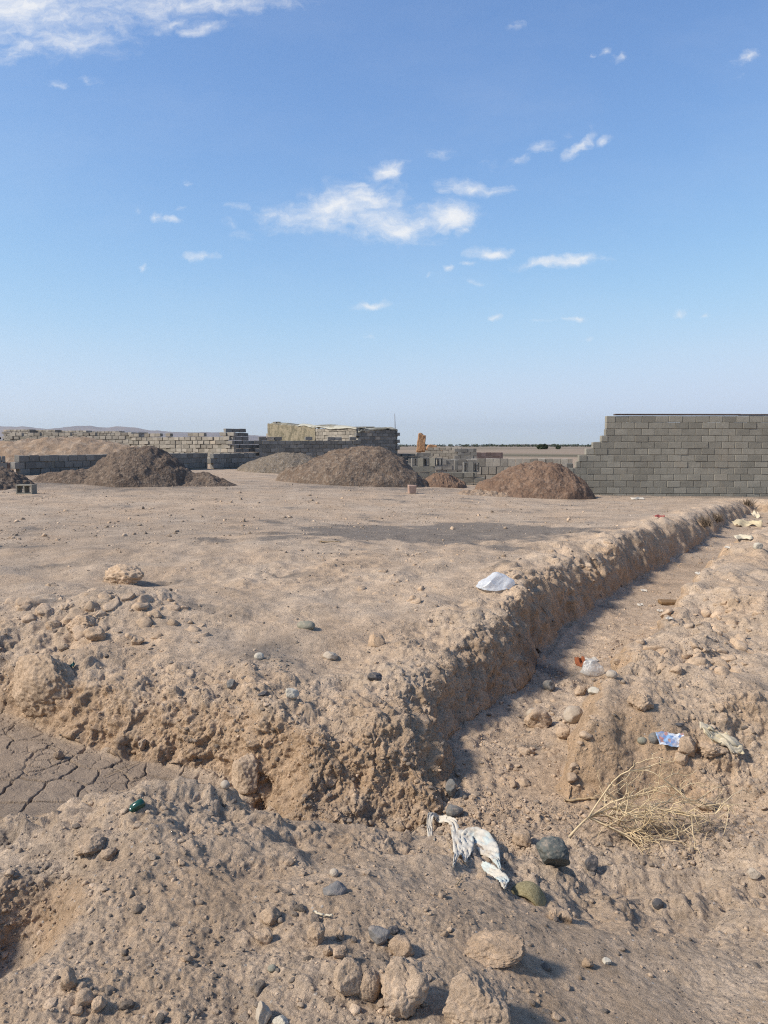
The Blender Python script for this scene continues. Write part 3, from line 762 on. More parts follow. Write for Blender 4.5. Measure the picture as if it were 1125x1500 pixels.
exec_rocks = [
    # px, py, w, h, label, name, mat, style, kwargs
    (181, 853, 68, 32, 'large flat crumbly tan clod lying alone at the edge of the flat grey yard', 'dirt_clod', 'clod', 'clod', dict(tone=.62, fresh=.45, sub=5)),
    (115, 922, 46, 26, 'largest reddish clod in the crumbly pile on the bank above the cracked mud', 'dirt_clod', 'clod', 'clod', dict(fresh=.5, sub=5)),
    (135, 936, 34, 24, 'brown split clod just below the largest reddish clod of the crumbly pile', 'dirt_clod', 'clod', 'clod', dict(fresh=.5)),
    (80, 920, 27, 15, 'rounded flat clod to the left of the largest reddish clod in the crumbly pile', 'dirt_clod', 'clod', 'clod', dict()),
    (200, 944, 20, 15, 'small pointed clod on the bare strip below the crumbly pile', 'dirt_clod', 'clod', 'clod', dict()),
    (90, 953, 15, 13, 'small round greenish clod above the bulging mud lump', 'dirt_clod', 'clod', 'clod', dict(gray=.3)),
    (62, 1044, 132, 96, 'big rounded mud lump bulging from the bank over the cracked mud at the left', 'mud_lump', 'clod', 'lump', dict(sink=.12, gray=.05, fresh=.35, sub=6, depth=64, tone=.5)),
    (357, 1156, 42, 54, 'upright jagged dirt chunk standing in the ditch beside a dark slot in the bank', 'dirt_chunk', 'clod', 'stone', dict(sink=.12, sub=5)),
    (204, 1098, 11, 18, 'little upright dirt spike at the foot of the bank behind the cracked mud', 'dirt_chunk', 'clod', 'clod', dict(sink=.1)),
    (86, 1112, 13, 16, 'small dark clod lying on the cracked mud plates of the ditch floor', 'dirt_clod', 'clod', 'clod', dict(gray=.2, tone=.4)),
    (329, 1152, 14, 12, 'small round stone on the ditch floor left of the upright jagged chunk', 'stone', 'beige_stone', 'smooth', dict()),
    (447, 919, 28, 14, 'smooth flat grey-green pebble on top of the bank', 'pebble', 'green_stone', 'smooth', dict(sink=.3)),
    (546, 995, 22, 11, 'flat dark slate chip near the rim of the bank above the trench corner', 'stone_chip', 'dark_stone', 'stone', dict()),
    (380, 965, 15, 11, 'small white pebble beside the patch of grey gravel on the bank', 'pebble', 'pale_stone', 'smooth', dict()),
    (485, 963, 22, 13, 'pale angular stone to the right of the grey gravel patch on the bank', 'stone', 'beige_stone', 'stone', dict()),
    (428, 1020, 22, 15, 'pale tan stone stuck at the top of the lit bank face', 'stone', 'pale_stone', 'stone', dict()),
    (333, 1002, 14, 14, 'dark upright stone stuck in the upper bank face', 'stone', 'grey_stone', 'stone', dict()),
    (386, 1018, 17, 7, 'thin dark chip lying flat on the upper bank face', 'stone_chip', 'dark_stone', 'stone', dict()),
    (553, 943, 26, 20, 'reddish tan clod on the bank behind the slate chip', 'dirt_clod', 'clod', 'clod', dict(fresh=.6)),
    (785, 1055, 27, 20, 'smooth beige pear-shaped stone on the trench floor', 'stone', 'beige_stone', 'stone', dict(sink=.2)),
    (838, 1054, 32, 25, 'grey-brown rounded stone beside the tip of the right bank', 'stone', 'beige_stone', 'stone', dict(sink=.25)),
    (871, 1015, 20, 11, 'flat whitish stone on the trench floor below the clear plastic bag', 'stone', 'pale_stone', 'stone', dict()),
    (851, 1016, 22, 14, 'rough clod just left of the flat whitish stone in the trench', 'dirt_clod', 'clod', 'clod', dict()),
    (805, 1009, 18, 16, 'dark grey-green stone at the foot of the shaded trench wall', 'stone', 'grey_stone', 'stone', dict()),
    (894, 990, 17, 12, 'small tan stone to the right of the clear plastic bag', 'stone', 'beige_stone', 'smooth', dict()),
    (941, 1038, 38, 30, 'rounded clod at the top of the smooth right bank', 'dirt_clod', 'clod', 'clod', dict(fresh=.5, sub=5)),
    (1010, 1106, 34, 32, 'angular tan clod leaning on the blue snack wrapper', 'dirt_clod', 'clod', 'stone', dict(fresh=.5, sub=5)),
    (1045, 1108, 44, 26, 'broken slab of earth under the crumpled cardboard', 'dirt_clod', 'clod', 'clod', dict(fresh=.55, sub=5)),
    (957, 1088, 17, 17, 'grey stone to the left of the blue snack wrapper', 'stone', 'grey_stone', 'smooth', dict()),
    (940, 1086, 15, 10, 'small greenish pebble at the left end of the wrapper row', 'pebble', 'green_stone', 'smooth', dict()),
    (997, 1063, 14, 7, 'dark chip lying behind the blue snack wrapper', 'stone_chip', 'dark_stone', 'stone', dict()),
    (999, 1118, 22, 18, 'small clod below the angular clod by the wrapper', 'dirt_clod', 'clod', 'clod', dict(fresh=.5)),
    (810, 1270, 48, 42, 'large dark green-grey boulder at the root of the dry brushwood', 'boulder', 'green_dark', 'block', dict(sink=.12, sub=5)),
    (867, 1276, 19, 23, 'black angular stone to the right of the dark boulder', 'stone', 'dark_stone', 'block', dict(sink=.1)),
    (965, 1330, 16, 15, 'small round black pebble below the dry brushwood', 'pebble', 'dark_stone', 'smooth', dict()),
    (1104, 1286, 20, 17, 'tan stone on the slope at the right edge', 'stone', 'beige_stone', 'stone', dict()),
    (728, 1408, 100, 42, 'wide tan earth clod with a crumbled tip on the foreground slope', 'dirt_clod', 'clod', 'block', dict(sink=.42, fresh=.45, tone=.55, sub=6)),
    (512, 1460, 46, 58, 'tall pale pitted stone, leftmost in the row of three at the bottom', 'stone', 'clod', 'stone', dict(sink=.22, tone=.72, fresh=.1, sub=5)),
    (541, 1463, 38, 46, 'wedge-shaped pale stone, middle of the row of three at the bottom', 'stone', 'clod', 'stone', dict(sink=.22, tone=.68, fresh=.25, sub=5)),
    (591, 1482, 72, 84, 'largest knobbly pale stone, rightmost in the row of three at the bottom', 'stone', 'clod', 'clod', dict(sink=.22, tone=.70, fresh=.2, sub=5)),
    (700, 1502, 104, 86, 'huge furrowed earth lump at the lower edge, right of the three pale stones', 'earth_lump', 'clod', 'block', dict(sink=.36, tone=.56, fresh=.25, sub=6)),
    (555, 1380, 34, 24, 'flat grey slate stone above the three pale stones', 'stone', 'slate', 'block', dict(sink=.15)),
    (578, 1365, 17, 10, 'thin dark chip touching the flat grey slate stone', 'stone_chip', 'dark_stone', 'stone', dict()),
    (588, 1398, 40, 26, 'sandy clod between the slate stone and the largest pale stone', 'dirt_clod', 'clod', 'clod', dict(fresh=.55)),
    (462, 1380, 26, 34, 'tall narrow clod to the left of the slate stone', 'dirt_clod', 'clod', 'clod', dict(tone=.62)),
    (499, 1402, 22, 18, 'small clod above the leftmost pale stone', 'dirt_clod', 'clod', 'clod', dict(tone=.62)),
    (482, 1398, 17, 16, 'tiny clod squeezed beside the tall narrow clod', 'dirt_clod', 'clod', 'clod', dict()),
    (130, 1256, 50, 30, 'long tan clod on the near spoil heap left of the crest', 'dirt_clod', 'clod', 'clod', dict(fresh=.4, tone=.6, sub=5)),
    (156, 1257, 26, 18, 'small round clod touching the long tan clod of the near spoil heap', 'dirt_clod', 'clod', 'clod', dict()),
    (101, 1450, 26, 36, 'narrow upright clod on the rim of the dark hollow', 'dirt_clod', 'clod', 'clod', dict(gray=.15)),
    (122, 1470, 28, 24, 'rounded stone below the narrow upright clod by the hollow', 'stone', 'clod', 'stone', dict(tone=.62)),
    (141, 1480, 22, 22, 'pinkish clod to the right of the rounded stone by the hollow', 'dirt_clod', 'clod', 'clod', dict(tone=.66)),
    (112, 1486, 20, 13, 'yellowish pebble below the rounded stone by the hollow', 'pebble', 'clod', 'stone', dict(tone=.7)),
    (384, 1502, 24, 40, 'pale greenish stone slab poking up at the bottom edge', 'stone', 'beige_stone', 'block', dict(sink=.2)),
    (411, 1500, 24, 14, 'pale flat stone beside the greenish slab at the bottom edge', 'stone', 'pale_stone', 'stone', dict()),
    (491, 1309, 36, 22, 'dark purplish stone half buried in the near spoil', 'stone', 'slate', 'block', dict(sink=.38)),
    (490, 1283, 14, 12, 'little brown stone just above the dark purplish stone', 'stone', 'beige_stone', 'smooth', dict()),
    (393, 1353, 32, 27, 'round tan clod in the middle of the near spoil slope', 'dirt_clod', 'clod', 'clod', dict(tone=.58)),
    (384, 1380, 27, 22, 'lower of two round clods in the middle of the near spoil slope', 'dirt_clod', 'clod', 'clod', dict(tone=.58)),
    (396, 1424, 14, 10, 'flat brown disc-shaped pebble on the near spoil slope', 'pebble', 'green_stone', 'smooth', dict()),
    (500, 1375, 12, 16, 'thin pointed clod left of the flat slate stone', 'dirt_clod', 'clod', 'clod', dict()),
    (1112, 801, 14, 11, 'white stone on the far right bank of the trench', 'stone', 'pale_stone', 'stone', dict()),
    (812, 1345, 15, 16, 'yellowish clod just right of the oblong sponge-like stone', 'dirt_clod', 'clod', 'clod', dict(tone=.65)),
    (832, 1352, 22, 20, 'grey crumbly clod next to the yellowish clod', 'dirt_clod', 'clod', 'clod', dict(gray=.3)),
    (862, 1417, 18, 14, 'small tan clod alone on the smooth foreground slope', 'dirt_clod', 'clod', 'clod', dict(fresh=.6)),
    (888, 1410, 13, 8, 'white chip on the smooth foreground slope', 'stone_chip', 'pale_stone', 'stone', dict()),
    (1037, 1190, 26, 20, 'brown clod at the tips of the dry brushwood', 'dirt_clod', 'clod', 'clod', dict(gray=.2)),
    (765, 1240, 30, 26, 'brown clod embedded in the ditch bank above the cloth strip', 'dirt_clod', 'clod', 'clod', dict(gray=.1, fresh=.5)),
    (660, 1168, 16, 28, 'dark upright stone in the slope of the trench corner', 'stone', 'grey_stone', 'block', dict(sink=.1)),
    (663, 1196, 26, 18, 'brown stone at the foot of the trench corner slope', 'stone', 'grey_stone', 'stone', dict()),
    (790, 1062, 40, 30, 'crumbly clod below the pear-shaped stone in the trench', 'dirt_clod', 'clod', 'clod', dict()),
    (822, 1080, 22, 20, 'pair-sized clod between the trench stones and the right bank', 'dirt_clod', 'clod', 'clod', dict()),
]
M['green_dark'] = mat_stone('green_dark_stone', C(.075, .082, .075), C(.135, .14, .125), 16)
for (px, py, w, h, lab, nm, mt, st, kw) in exec_rocks:
    rock(nm, px, py, w, h, lab, nm.split('_')[-1] if nm != 'dirt_clod' else 'clod', mt, st, rot=random.uniform(-.5, .5), **kw)

def clod_field(n, region, sizes, label, group, gray=.05, fresh=.3, mat='clod', name='dirt_clod', cat='clod'):
    """countable clods of a pile: separate objects sharing a handful of meshes"""
    pool = []
    for i in range(9):
        _seed[0] += 3
        P, f = rock_shape(3, _seed[0], 'clod')
        m = mesh_from(name, P * np.array([1, .85, .8]), None, f)
        if mat == 'clod': clod_attrs(m, gray, fresh, rng.uniform(.42, .66))
        m.materials.append(M[mat]); pool.append(m)
    for i in range(n):
        px, py = region()
        v = hit(px, py)
        s = sizes[0] + (sizes[1] - sizes[0]) * random.random() ** 2.2
        o = bpy.data.objects.new(name, random.choice(pool)); COL.objects.link(o)
        o.location = co[v] + VN[v] * s * .25
        o.rotation_euler = (random.uniform(-.6, .6), random.uniform(-.6, .6), random.uniform(0, 6.28))
        o.scale = (s, s * random.uniform(.8, 1.1), s * random.uniform(.65, 1))
        o['label'] = label; o['category'] = cat; o['group'] = group

def ell(cx, cy, a, b, slope=0):
    def f():
        t, r = random.uniform(0, 6.283), math.sqrt(random.random())
        x = a * r * math.cos(t)
        return cx + x, cy + b * r * math.sin(t) + slope * x
    return f
clod_field(72, ell(165, 900, 145, 42, .12), (.03, .12), 'tan clod among many in the crumbly pile on the bank above the cracked mud', 'clods of the crumbly pile on the bank', .1, .35)
clod_field(54, ell(1035, 935, 85, 62, -.15), (.03, .11), 'tan clod among many in the loose row along the far side of the trench', 'clods along the far side of the trench', .0, .4)
clod_field(44, ell(800, 1095, 70, 75, -.6), (.018, .065), 'brown clod among many fallen on the floor of the trench', 'clods fallen on the trench floor', .15, .4)
clod_field(46, ell(740, 835, 230, 42, -.12), (.03, .10), 'reddish tan clod among many on the ridge between yard and trench', 'clods on the ridge between yard and trench', .05, .45)
clod_field(14, ell(330, 1330, 240, 110), (.010, .026), 'tan clod among many half sunk in the near spoil slope', 'clods of the near spoil slope', .08, .3)
clod_field(10, ell(700, 1440, 120, 40), (.008, .02), 'tan clod among many around the furrowed lump at the lower edge', 'clods around the furrowed lump', .05, .3)
clod_field(12, ell(60, 1245, 70, 40), (.010, .03), 'greyish clod among many on the shaded left part of the near spoil', 'clods on the left of the near spoil', .3, .2)
clod_field(40, ell(412, 966, 24, 22), (.008, .022), 'grey pebble among many in the small gravel patch on the bank', 'pebbles of the gravel patch on the bank', .5, .2, 'grey_stone', 'pebble', 'pebble')
clod_field(26, ell(920, 900, 50, 70, -.9), (.015, .05), 'small clod among many strewn on the far trench floor', 'clods on the far trench floor', .15, .3)

# ------------------------------------------------------------------ heaps of gravel and earth
def heap(name, label, cat, cx, cy, rx, ry, h, mat, rot=0.0, seed=1, power=1.0, lump=.115, grain=.05, n=230, skew=(0, 0), lobes=()):
    g = np.linspace(-1.85, 1.85, n)
    X, Y = np.meshgrid(g, g)
    x, y = X.ravel(), Y.ravel()
    wob = 1 + .12 * _perlin(x * 1.6, y * 1.6, x * 0 + seed, seed) + .05 * _perlin(x * 5, y * 5, x * 0, seed + 1)
    def cone(px, py):
        r = np.hypot(px, py) / wob
        s = np.clip(1 - r, 0, 1)
        return np.minimum(s, 1) ** power * (1 - .20 * np.exp(-(r / .28) ** 2))
    z = h * cone(x - skew[0] * (1 - np.hypot(x, y)).clip(0), y - skew[1] * (1 - np.hypot(x, y)).clip(0))
    for (lx, ly, lrx, lry, lh) in lobes:
        z = np.maximum(z, lh * cone((x - lx) / lrx, (y - ly) / lry)) + .25 * np.minimum(z, lh * cone((x - lx) / lrx, (y - ly) / lry))
    up = sstep(0, .12 * h, z)
    wx, wy = x * rx, y * ry
    z = z + up * (lump * 1.6 * _perlin(wx * 1.1, wy * 1.1, z, seed + 2) + lump * fbm(wx, wy, z, 2.6, 4, seed + 3, .6))
    b, _ = blobs(wx, wy, z, 5.0, seed + 8, .6)
    b2, _ = blobs(wx, wy, z, 11.0, seed + 9, .6)
    z = z + up * (grain * 4 * b * .25 + b2 * .6)
    c, s = math.cos(rot), math.sin(rot)
    gx, gy = cx + wx * c - wy * s, cy + wx * s + wy * c
    base = _macro(gx, gy)
    keep = z > 1e-4
    zz = base + z - .04 * (1 - up) - np.where(keep, 0, .10)
    V = np.stack([gx - cx, gy - cy, zz - base.mean()], 1)
    idx = np.arange(n * n).reshape(n, n)
    q = np.stack([idx[:-1, :-1], idx[:-1, 1:], idx[1:, 1:], idx[1:, :-1]], -1).reshape(-1, 4)
    q = q[keep[q].any(1)]
    used = np.unique(q); mp = np.full(n * n, -1); mp[used] = np.arange(len(used))
    m = mesh_from(name, V[used], mp[q])
    o = link(name, m, M[mat], label=label, category=cat)
    o.location = (cx, cy, base.mean())
    return o

heap('gravel_heap', 'largest brown gravel heap in the middle of the yard, in front of the shed', 'gravel heap', (520 - CX) / FPX * 25.6, 25.6, 2.55, 2.1, 1.45, 'heap_brown', seed=11, power=.82, lobes=((.45, -.1, .55, .6, .75),), skew=(.05, 0))
heap('gravel_heap', 'smooth grey-brown gravel heap behind and left of the largest heap', 'gravel heap', (424 - CX) / FPX * 33, 33.0, 2.15, 2.2, 1.05, 'heap_grey', seed=21, power=.72, lump=.06, grain=.03, skew=(.05, 0))
heap('gravel_heap', 'dark gravel heap with a long low tail in front of the low block wall', 'gravel heap', (205 - CX) / FPX * 22.6, 22.6, 1.75, 1.6, 1.28, 'heap_dark', seed=31, power=.85, lobes=((.75, -.1, .95, .5, .42), (-.8, -.25, .95, .45, .40)), skew=(.10, 0))
heap('gravel_heap', 'dark gravel heap cut off by the left edge beside the hollow block', 'gravel heap', (-28 - CX) / FPX * 20.5, 20.6, 1.35, 1.2, .78, 'heap_dark', seed=41, power=.9)
heap('earth_heap', 'small brown earth heap between the largest gravel heap and the reddish heap', 'earth heap', (647 - CX) / FPX * 25.6, 25.7, .85, .9, .52, 'heap_red', seed=51, power=.85)
heap('earth_heap', 'reddish brown earth heap touching the stepped end of the tall block wall', 'earth heap', (786 - CX) / FPX * 22.9, 22.9, 1.8, 1.5, 1.22, 'heap_red', seed=61, power=.78, skew=(.0, 0), lobes=((.42, -.35, .5, .5, .55),))
heap('earth_heap', 'low ridge of pale crumbs in front of the small brown heap', 'earth heap', (722 - CX) / FPX * 22.0, 22.2, 1.0, .6, .22, 'heap_tan', seed=71, power=.8)
heap('earth_heap', 'long tan earth bank behind the low block wall', 'earth heap', (40 - CX) / FPX * 31.5, 32.0, 6.0, 1.8, 1.42, 'heap_tan', rot=.06, seed=81, power=.65, lump=.10, lobes=((.45, -.1, .55, .8, 1.1),))

# ------------------------------------------------------------------ block masonry
class Blocks:
    def __init__(s): s.V, s.F, s.T = [], [], []
    def box(s, c, ax, dims, tone=None, jit=.006, yaw=None):
        """c centre, ax = unit direction of the length (plan), dims = length, depth, height"""
        a = yaw if yaw is not None else 0
        ux, uy = ax[0] * math.cos(a) - ax[1] * math.sin(a), ax[0] * math.sin(a) + ax[1] * math.cos(a)
        L, D, H = (d / 2 for d in dims)
        b = len(s.V)
        for dz in (-H, H):
            for dl, dd in ((-L, -D), (L, -D), (L, D), (-L, D)):
                s.V.append((c[0] + ux * dl - uy * dd + random.gauss(0, jit), c[1] + uy * dl + ux * dd + random.gauss(0, jit), c[2] + dz + random.gauss(0, jit)))
        for f in ((0, 3, 2, 1), (4, 5, 6, 7), (0, 1, 5, 4), (1, 2, 6, 5), (2, 3, 7, 6), (3, 0, 4, 7)):
            s.F.append([b + i for i in f])
        t = random.random() if tone is None else tone
        s.T += [t] * 8
    def build(s, name, mat, parent=None, chamfer=.008, **props):
        V = np.array(s.V)
        m = mesh_from(name, V, np.array(s.F), smooth=False)
        attr(m, 'tone', s.T)
        if chamfer:
            bm = bmesh.new(); bm.from_mesh(m)
            bmesh.ops.bevel(bm, geom=list(bm.edges), offset=chamfer, segments=1, affect='EDGES')
            bm.to_mesh(m); bm.free()
        return link(name, m, M[mat], parent, **props)

def course_wall(B, p0, p1, z0, rows, bl=.40, bh=.20, depth=.2, start=None, end=None, gap=.014, stagger=.5, top_jit=0, skip=0.0, topskip=0.0, yawj=.012, pushj=.008, mortar=None, follow=None, grid=False, jit=.006):
    """rows of blocks from p0 to p1; start(r)/end(r) give the run of row r along the wall in metres"""
    p0, p1 = np.array(p0, float), np.array(p1, float)
    Lw = np.linalg.norm(p1 - p0); ax = (p1 - p0) / Lw; nrm = np.array([-ax[1], ax[0]])
    for r in range(rows):
        a = start(r) if start else 0; b = end(r) if end else Lw
        s = a - (stagger * bl * (r % 2)) * (0 if start else 1) - random.uniform(0, .05)
        if grid:
            s = a
        while s < b - .08:
            if grid:
                nxt = (math.floor((s + .10) / bl - .5 * (r % 2)) + 1 + .5 * (r % 2)) * bl
                l0 = nxt - s
            l = l0 + random.gauss(0, .004) if grid else bl * random.choice([1, 1, 1, 1, .97, 1.03, .98, 1.0, 1, 1, 1, .5 if random.random() < .3 else 1])
            if s + l > b + .12: l = max(b - s, .12)
            zz = z0 + (follow(s) if follow else 0)
            if random.random() >= (topskip if r == rows - 1 else skip):
                c = p0 + ax * (s + l / 2) + nrm * random.gauss(0, pushj)
                B.box((c[0], c[1], zz + r * bh + bh / 2 + random.gauss(0, .003)), ax, (l - gap * random.uniform(.6, 1.5), depth, bh - gap * random.uniform(.5, 1.2)), yaw=random.gauss(0, yawj), jit=jit)
            s += l

def plain_slab(name, p0, p1, z0, z1, depth, mat, parent=None, back=0.0, **props):
    B = Blocks()
    p0, p1 = np.array(p0, float), np.array(p1, float)
    ax = (p1 - p0) / np.linalg.norm(p1 - p0); nrm = np.array([-ax[1], ax[0]])
    c = (p0 + p1) / 2 + nrm * back
    B.box((c[0], c[1], (z0 + z1) / 2), ax, (np.linalg.norm(p1 - p0), depth, z1 - z0), tone=.5, jit=0)
    return B.build(name, mat, parent, 0, **props)

# tall wall on the right: 24 m off, square to the sight line, left end stepped
w = empty('block_wall', (6.9, 24, 0), 'tall grey-green block wall with a stepped left end and a dark board on top', 'wall')
X = lambda px, D=24.0: (px - CX) / FPX * D
BH = .2005; Z0 = .065
steps_top = [885, 885, 884, 878, 866, 856, 846, 842, 831, 826, 822, 818, 815, 815]   # left ends, top row first
NRW = 13
B = Blocks()
x1 = 16.5
def st(r):
    k = NRW - 1 - r
    return X(steps_top[k]) - X(800)
course_wall(B, (X(800) - w.location.x, 0), (x1 - w.location.x, 0), Z0 - BH, NRW, .415, BH, .2, start=lambda r: st(r) - .0, gap=.013, yawj=.003, pushj=.004, grid=True, jit=.0012)
B.build('masonry', 'block_green', w)
B = Blocks()
for r in range(NRW):
    a = X(steps_top[NRW - 1 - r]) + .07
    B.box(((a + x1) / 2 - w.location.x, .005, Z0 - BH + r * BH + BH / 2), (1, 0), (x1 - a, .178, BH - .001 if r < NRW - 1 else BH - .03), tone=.5, jit=0)
B.build('mortar_joints', 'mortar', w, 0)
M['board'] = mat_plain('weathered_board', C(.10, .075, .065), .85, .15, .3, 6)
B = Blocks()
a = X(897)
while a < x1:
    l = random.uniform(3.2, 4.2)
    B.box((a + l / 2 - w.location.x, 0, Z0 - BH + NRW * BH + .035 + .004), (1, 0), (l - .01, .22, .045), tone=.5, jit=.006)
    a += l
B.build('coping_board', 'board', w)
# a loose half block by the steps
B = Blocks()
B.box((0, 0, .1), (1, 0), (.20, .2, .2), tone=.2)
o = B.build('concrete_block', 'block_dark_and_shaded', None, label='dark half block standing on end left of the stepped wall end', category='block'); o.location = (X(838) , 24.4, .80)
B = Blocks()
course_wall(B, (X(806), 25.2), (X(850), 25.2), .02, 4, .4, .195, .2)
o = B.build('low_wall', 'block_green', None, label='short block wall half hidden behind the reddish heap and the stepped wall end', category='wall')

# low dark wall at the left, receding from 24 m to 34 m
def run(px0, D0, px1, D1): return ((px0 - CX) / FPX * D0, D0), ((px1 - CX) / FPX * D1, D1)
w = empty('block_wall', (-11, 25, .55), 'low dark wall of three courses running behind the dark gravel heap', 'wall')
p0, p1 = run(27, 24.0, 302, 33.0)
loc = np.array(w.location[:2])
B = Blocks(); course_wall(B, np.array(p0) - loc, np.array(p1) - loc, .07, 3, .40, .21, .2, gap=.016); B.build('masonry', 'block_dark_and_shaded', w)
plain_slab('mortar_joints', np.array(p0) - loc, np.array(p1) - loc, -.2, .07 + .6, .15, 'mortar', w)
p2, p3 = run(311, 33.4, 372, 36.5)
w = empty('block_wall', (-7.4, 34, .55), 'short dark wall of three courses right of the gap, at the foot of the stepped stack', 'wall')
loc = np.array(w.location[:2])
B = Blocks(); course_wall(B, np.array(p2) - loc, np.array(p3) - loc, .03, 3, .40, .21, .2, gap=.016); B.build('masonry', 'block_dark_and_shaded', w)
plain_slab('mortar_joints', np.array(p2) - loc, np.array(p3) - loc, -.2, .03 + .6, .15, 'mortar', w)
# the piece at the very left edge
p0, p1 = run(-60, 23.4, 9, 23.9)
B = Blocks(); course_wall(B, p0, p1, .62, 3, .40, .205, .2, gap=.016)
B.build('block_wall', 'block_dark_and_shaded', None, label='dark low wall end with a reddish block, cut off by the left edge', category='wall')
B = Blocks(); pr = at(12.5, 690, 24.0)
B.box((pr[0], 24.0, .62 + .1), (1, 0), (.26, .2, .2), tone=.6); B.box((pr[0] - .02, 24.0, .62 + .31), (1, 0), (.2, .2, .2), tone=.8)
M['brick_pink'] = mat_block('pinkish_block', C(.34, .235, .185), .2)
B.build('block_pillar', 'brick_pink', None, label='two pinkish blocks stacked in the gap of the low dark wall at the left', category='block')

# stacked block walls farther back, about 40 m
def stack_label(name, label, cat, p0, p1, z0, rows, mat, bl=.4, bh=.2, core=True, group=None, **kw):
    c = (np.array(p0) + np.array(p1)) / 2
    w = empty(name, (c[0], c[1], z0), label, cat, group)
    B = Blocks(); course_wall(B, np.array(p0) - c, np.array(p1) - c, 0, rows, bl, bh, kw.pop('depth', .2), **kw)
    B.build('masonry', mat, w)
    if core: plain_slab('mortar_joints', np.array(p0) - c, np.array(p1) - c, -.5, (rows - 1) * bh - .02, .14, 'mortar', w)
    return w
# lit stretch, 37-41 m, facing left
p0, p1 = run(196, 42.5, 334, 39.0)
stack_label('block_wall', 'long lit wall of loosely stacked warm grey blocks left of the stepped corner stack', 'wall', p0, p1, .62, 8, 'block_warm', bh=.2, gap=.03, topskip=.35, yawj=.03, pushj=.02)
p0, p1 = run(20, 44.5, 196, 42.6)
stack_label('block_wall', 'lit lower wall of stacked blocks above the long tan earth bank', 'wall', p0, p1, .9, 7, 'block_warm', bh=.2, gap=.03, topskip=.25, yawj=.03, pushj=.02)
# corner stack with stepped profile
p0, p1 = run(322, 38.6, 382, 40.2)
Lc = math.dist(p0, p1)
w = stack_label('block_stack', 'stepped stack of blocks at the corner of the far walls', 'block stack', p0, p1, .62, 9, 'block_dark_and_shaded', gap=.025, yawj=.03, start=lambda r: [0, 0, 0, .1, .3, .1, .5, .25, .35][r], end=lambda r: [Lc, Lc, Lc, Lc, Lc, Lc - .3, Lc - .75, Lc - .75, Lc - .85][r], core=False)
p0, p1 = run(331, 38.2, 343, 38.0)
stack_label('block_stack', 'lit end face of blocks leaning against the stepped corner stack', 'block stack', p0, p1, .62, 8, 'block_warm', gap=.03, yawj=.06, pushj=.05, core=False)
# shaded stretch up to the shed
p0, p1 = run(380, 39.6, 528, 41.2)
stack_label('block_wall', 'long shaded wall of dark blocks with a broken top in front of the shed', 'wall', p0, p1, .62, 7, 'block_dark_and_shaded', gap=.02, topskip=.45, yawj=.02)
# four far stacks, 70 m off
for (a, b, top, lab) in ((13, 51, 629.5, 'leftmost pale far stack of small blocks'), (55, 87.5, 630, 'second pale far stack, right of the first dark gap'), (92, 134, 631, 'third pale far stack, between two dark gaps'), (139, 181, 632, 'fourth pale far stack, next to the dark far stack')):
    p0, p1 = run(a, 72, b, 71)
    zt = CAM_H + (HOR - top) / FPX * 72
    stack_label('block_stack', lab, 'block stack', p0, p1, zt - 7 * .2, 7, 'block_warm', gap=.03, depth=.8, yawj=.02, group='pale block stacks on the far left')
p0, p1 = run(182, 60, 217, 61)
stack_label('block_stack', 'dark far stack of blocks standing above the lit wall', 'block stack', p0, p1, CAM_H + (HOR - 633.5) / FPX * 60 - 1.2, 6, 'block_dark_and_shaded', gap=.02, depth=.8, yawj=.01)

# ------------------------------------------------------------------ the shed
sc_ = (-1.4, 42.0); sl = (-7.4, 50.0); sr = (.68, 44.0); sb = (-5.3, 52.0)
shed = empty('shed', (-1.4, 42, .45), 'flat-roofed block shed with peeling plaster, a tarpaulin roof and a thin mast', 'shed')
lo = np.array([-1.4, 42.0])
M['plaster'] = None
def mat_plaster():
    k = NT_('peeling_plaster'); p = k.pos()
    f = k.noise(p, 2.6, 7, .75); g = k.noise(p, 9, 4, .7)
    col = k.mix(k.ramp(f, .44, .53), C(.15, .135, .095), C(.27, .232, .165))
    col = k.mix(k.ramp(g, .5, .7, 0, .6), col, C(.17, .15, .12))
    k.bsdf(col, .95, .1, k.bump(f, .1, .8))
    return k.m
M['plaster'] = mat_plaster()
def quadwall(p0, p1, z00, z01, n=90, depth=.2, seed=3, drop=None):
    p0, p1 = np.array(p0), np.array(p1)
    t = np.linspace(0, 1, n)
    V, F = [], []
    ax = (p1 - p0) / np.linalg.norm(p1 - p0); nr = np.array([ax[1], -ax[0]])
    for i, s in enumerate(t):
        c = p0 + (p1 - p0) * s
        top = z00 + (z01 - z00) * s + .05 * _perlin(np.array([s * 9]), np.array([.3]), np.array([seed * 1.0]), seed)[0] + random.gauss(0, .012)
        bot = drop(s) if drop else 0
        o = c + nr * .015
        b = c + nr * -depth
        V += [(o[0], o[1], bot), (o[0], o[1], top), (b[0], b[1], top), (b[0], b[1], bot)]
        if i:
            a = 4 * (i - 1); d = 4 * i
            F += [[a, d, d + 1, a + 1], [a + 1, d + 1, d + 2, a + 2], [a + 2, d + 2, d + 3, a + 3], [a + 3, d + 3, d, a]]
    e = 4 * (n - 1)
    F += [[0, 1, 2, 3], [e + 3, e + 2, e + 1, e]]
    return mesh_from('wall', np.array(V), np.array(F), smooth=False)
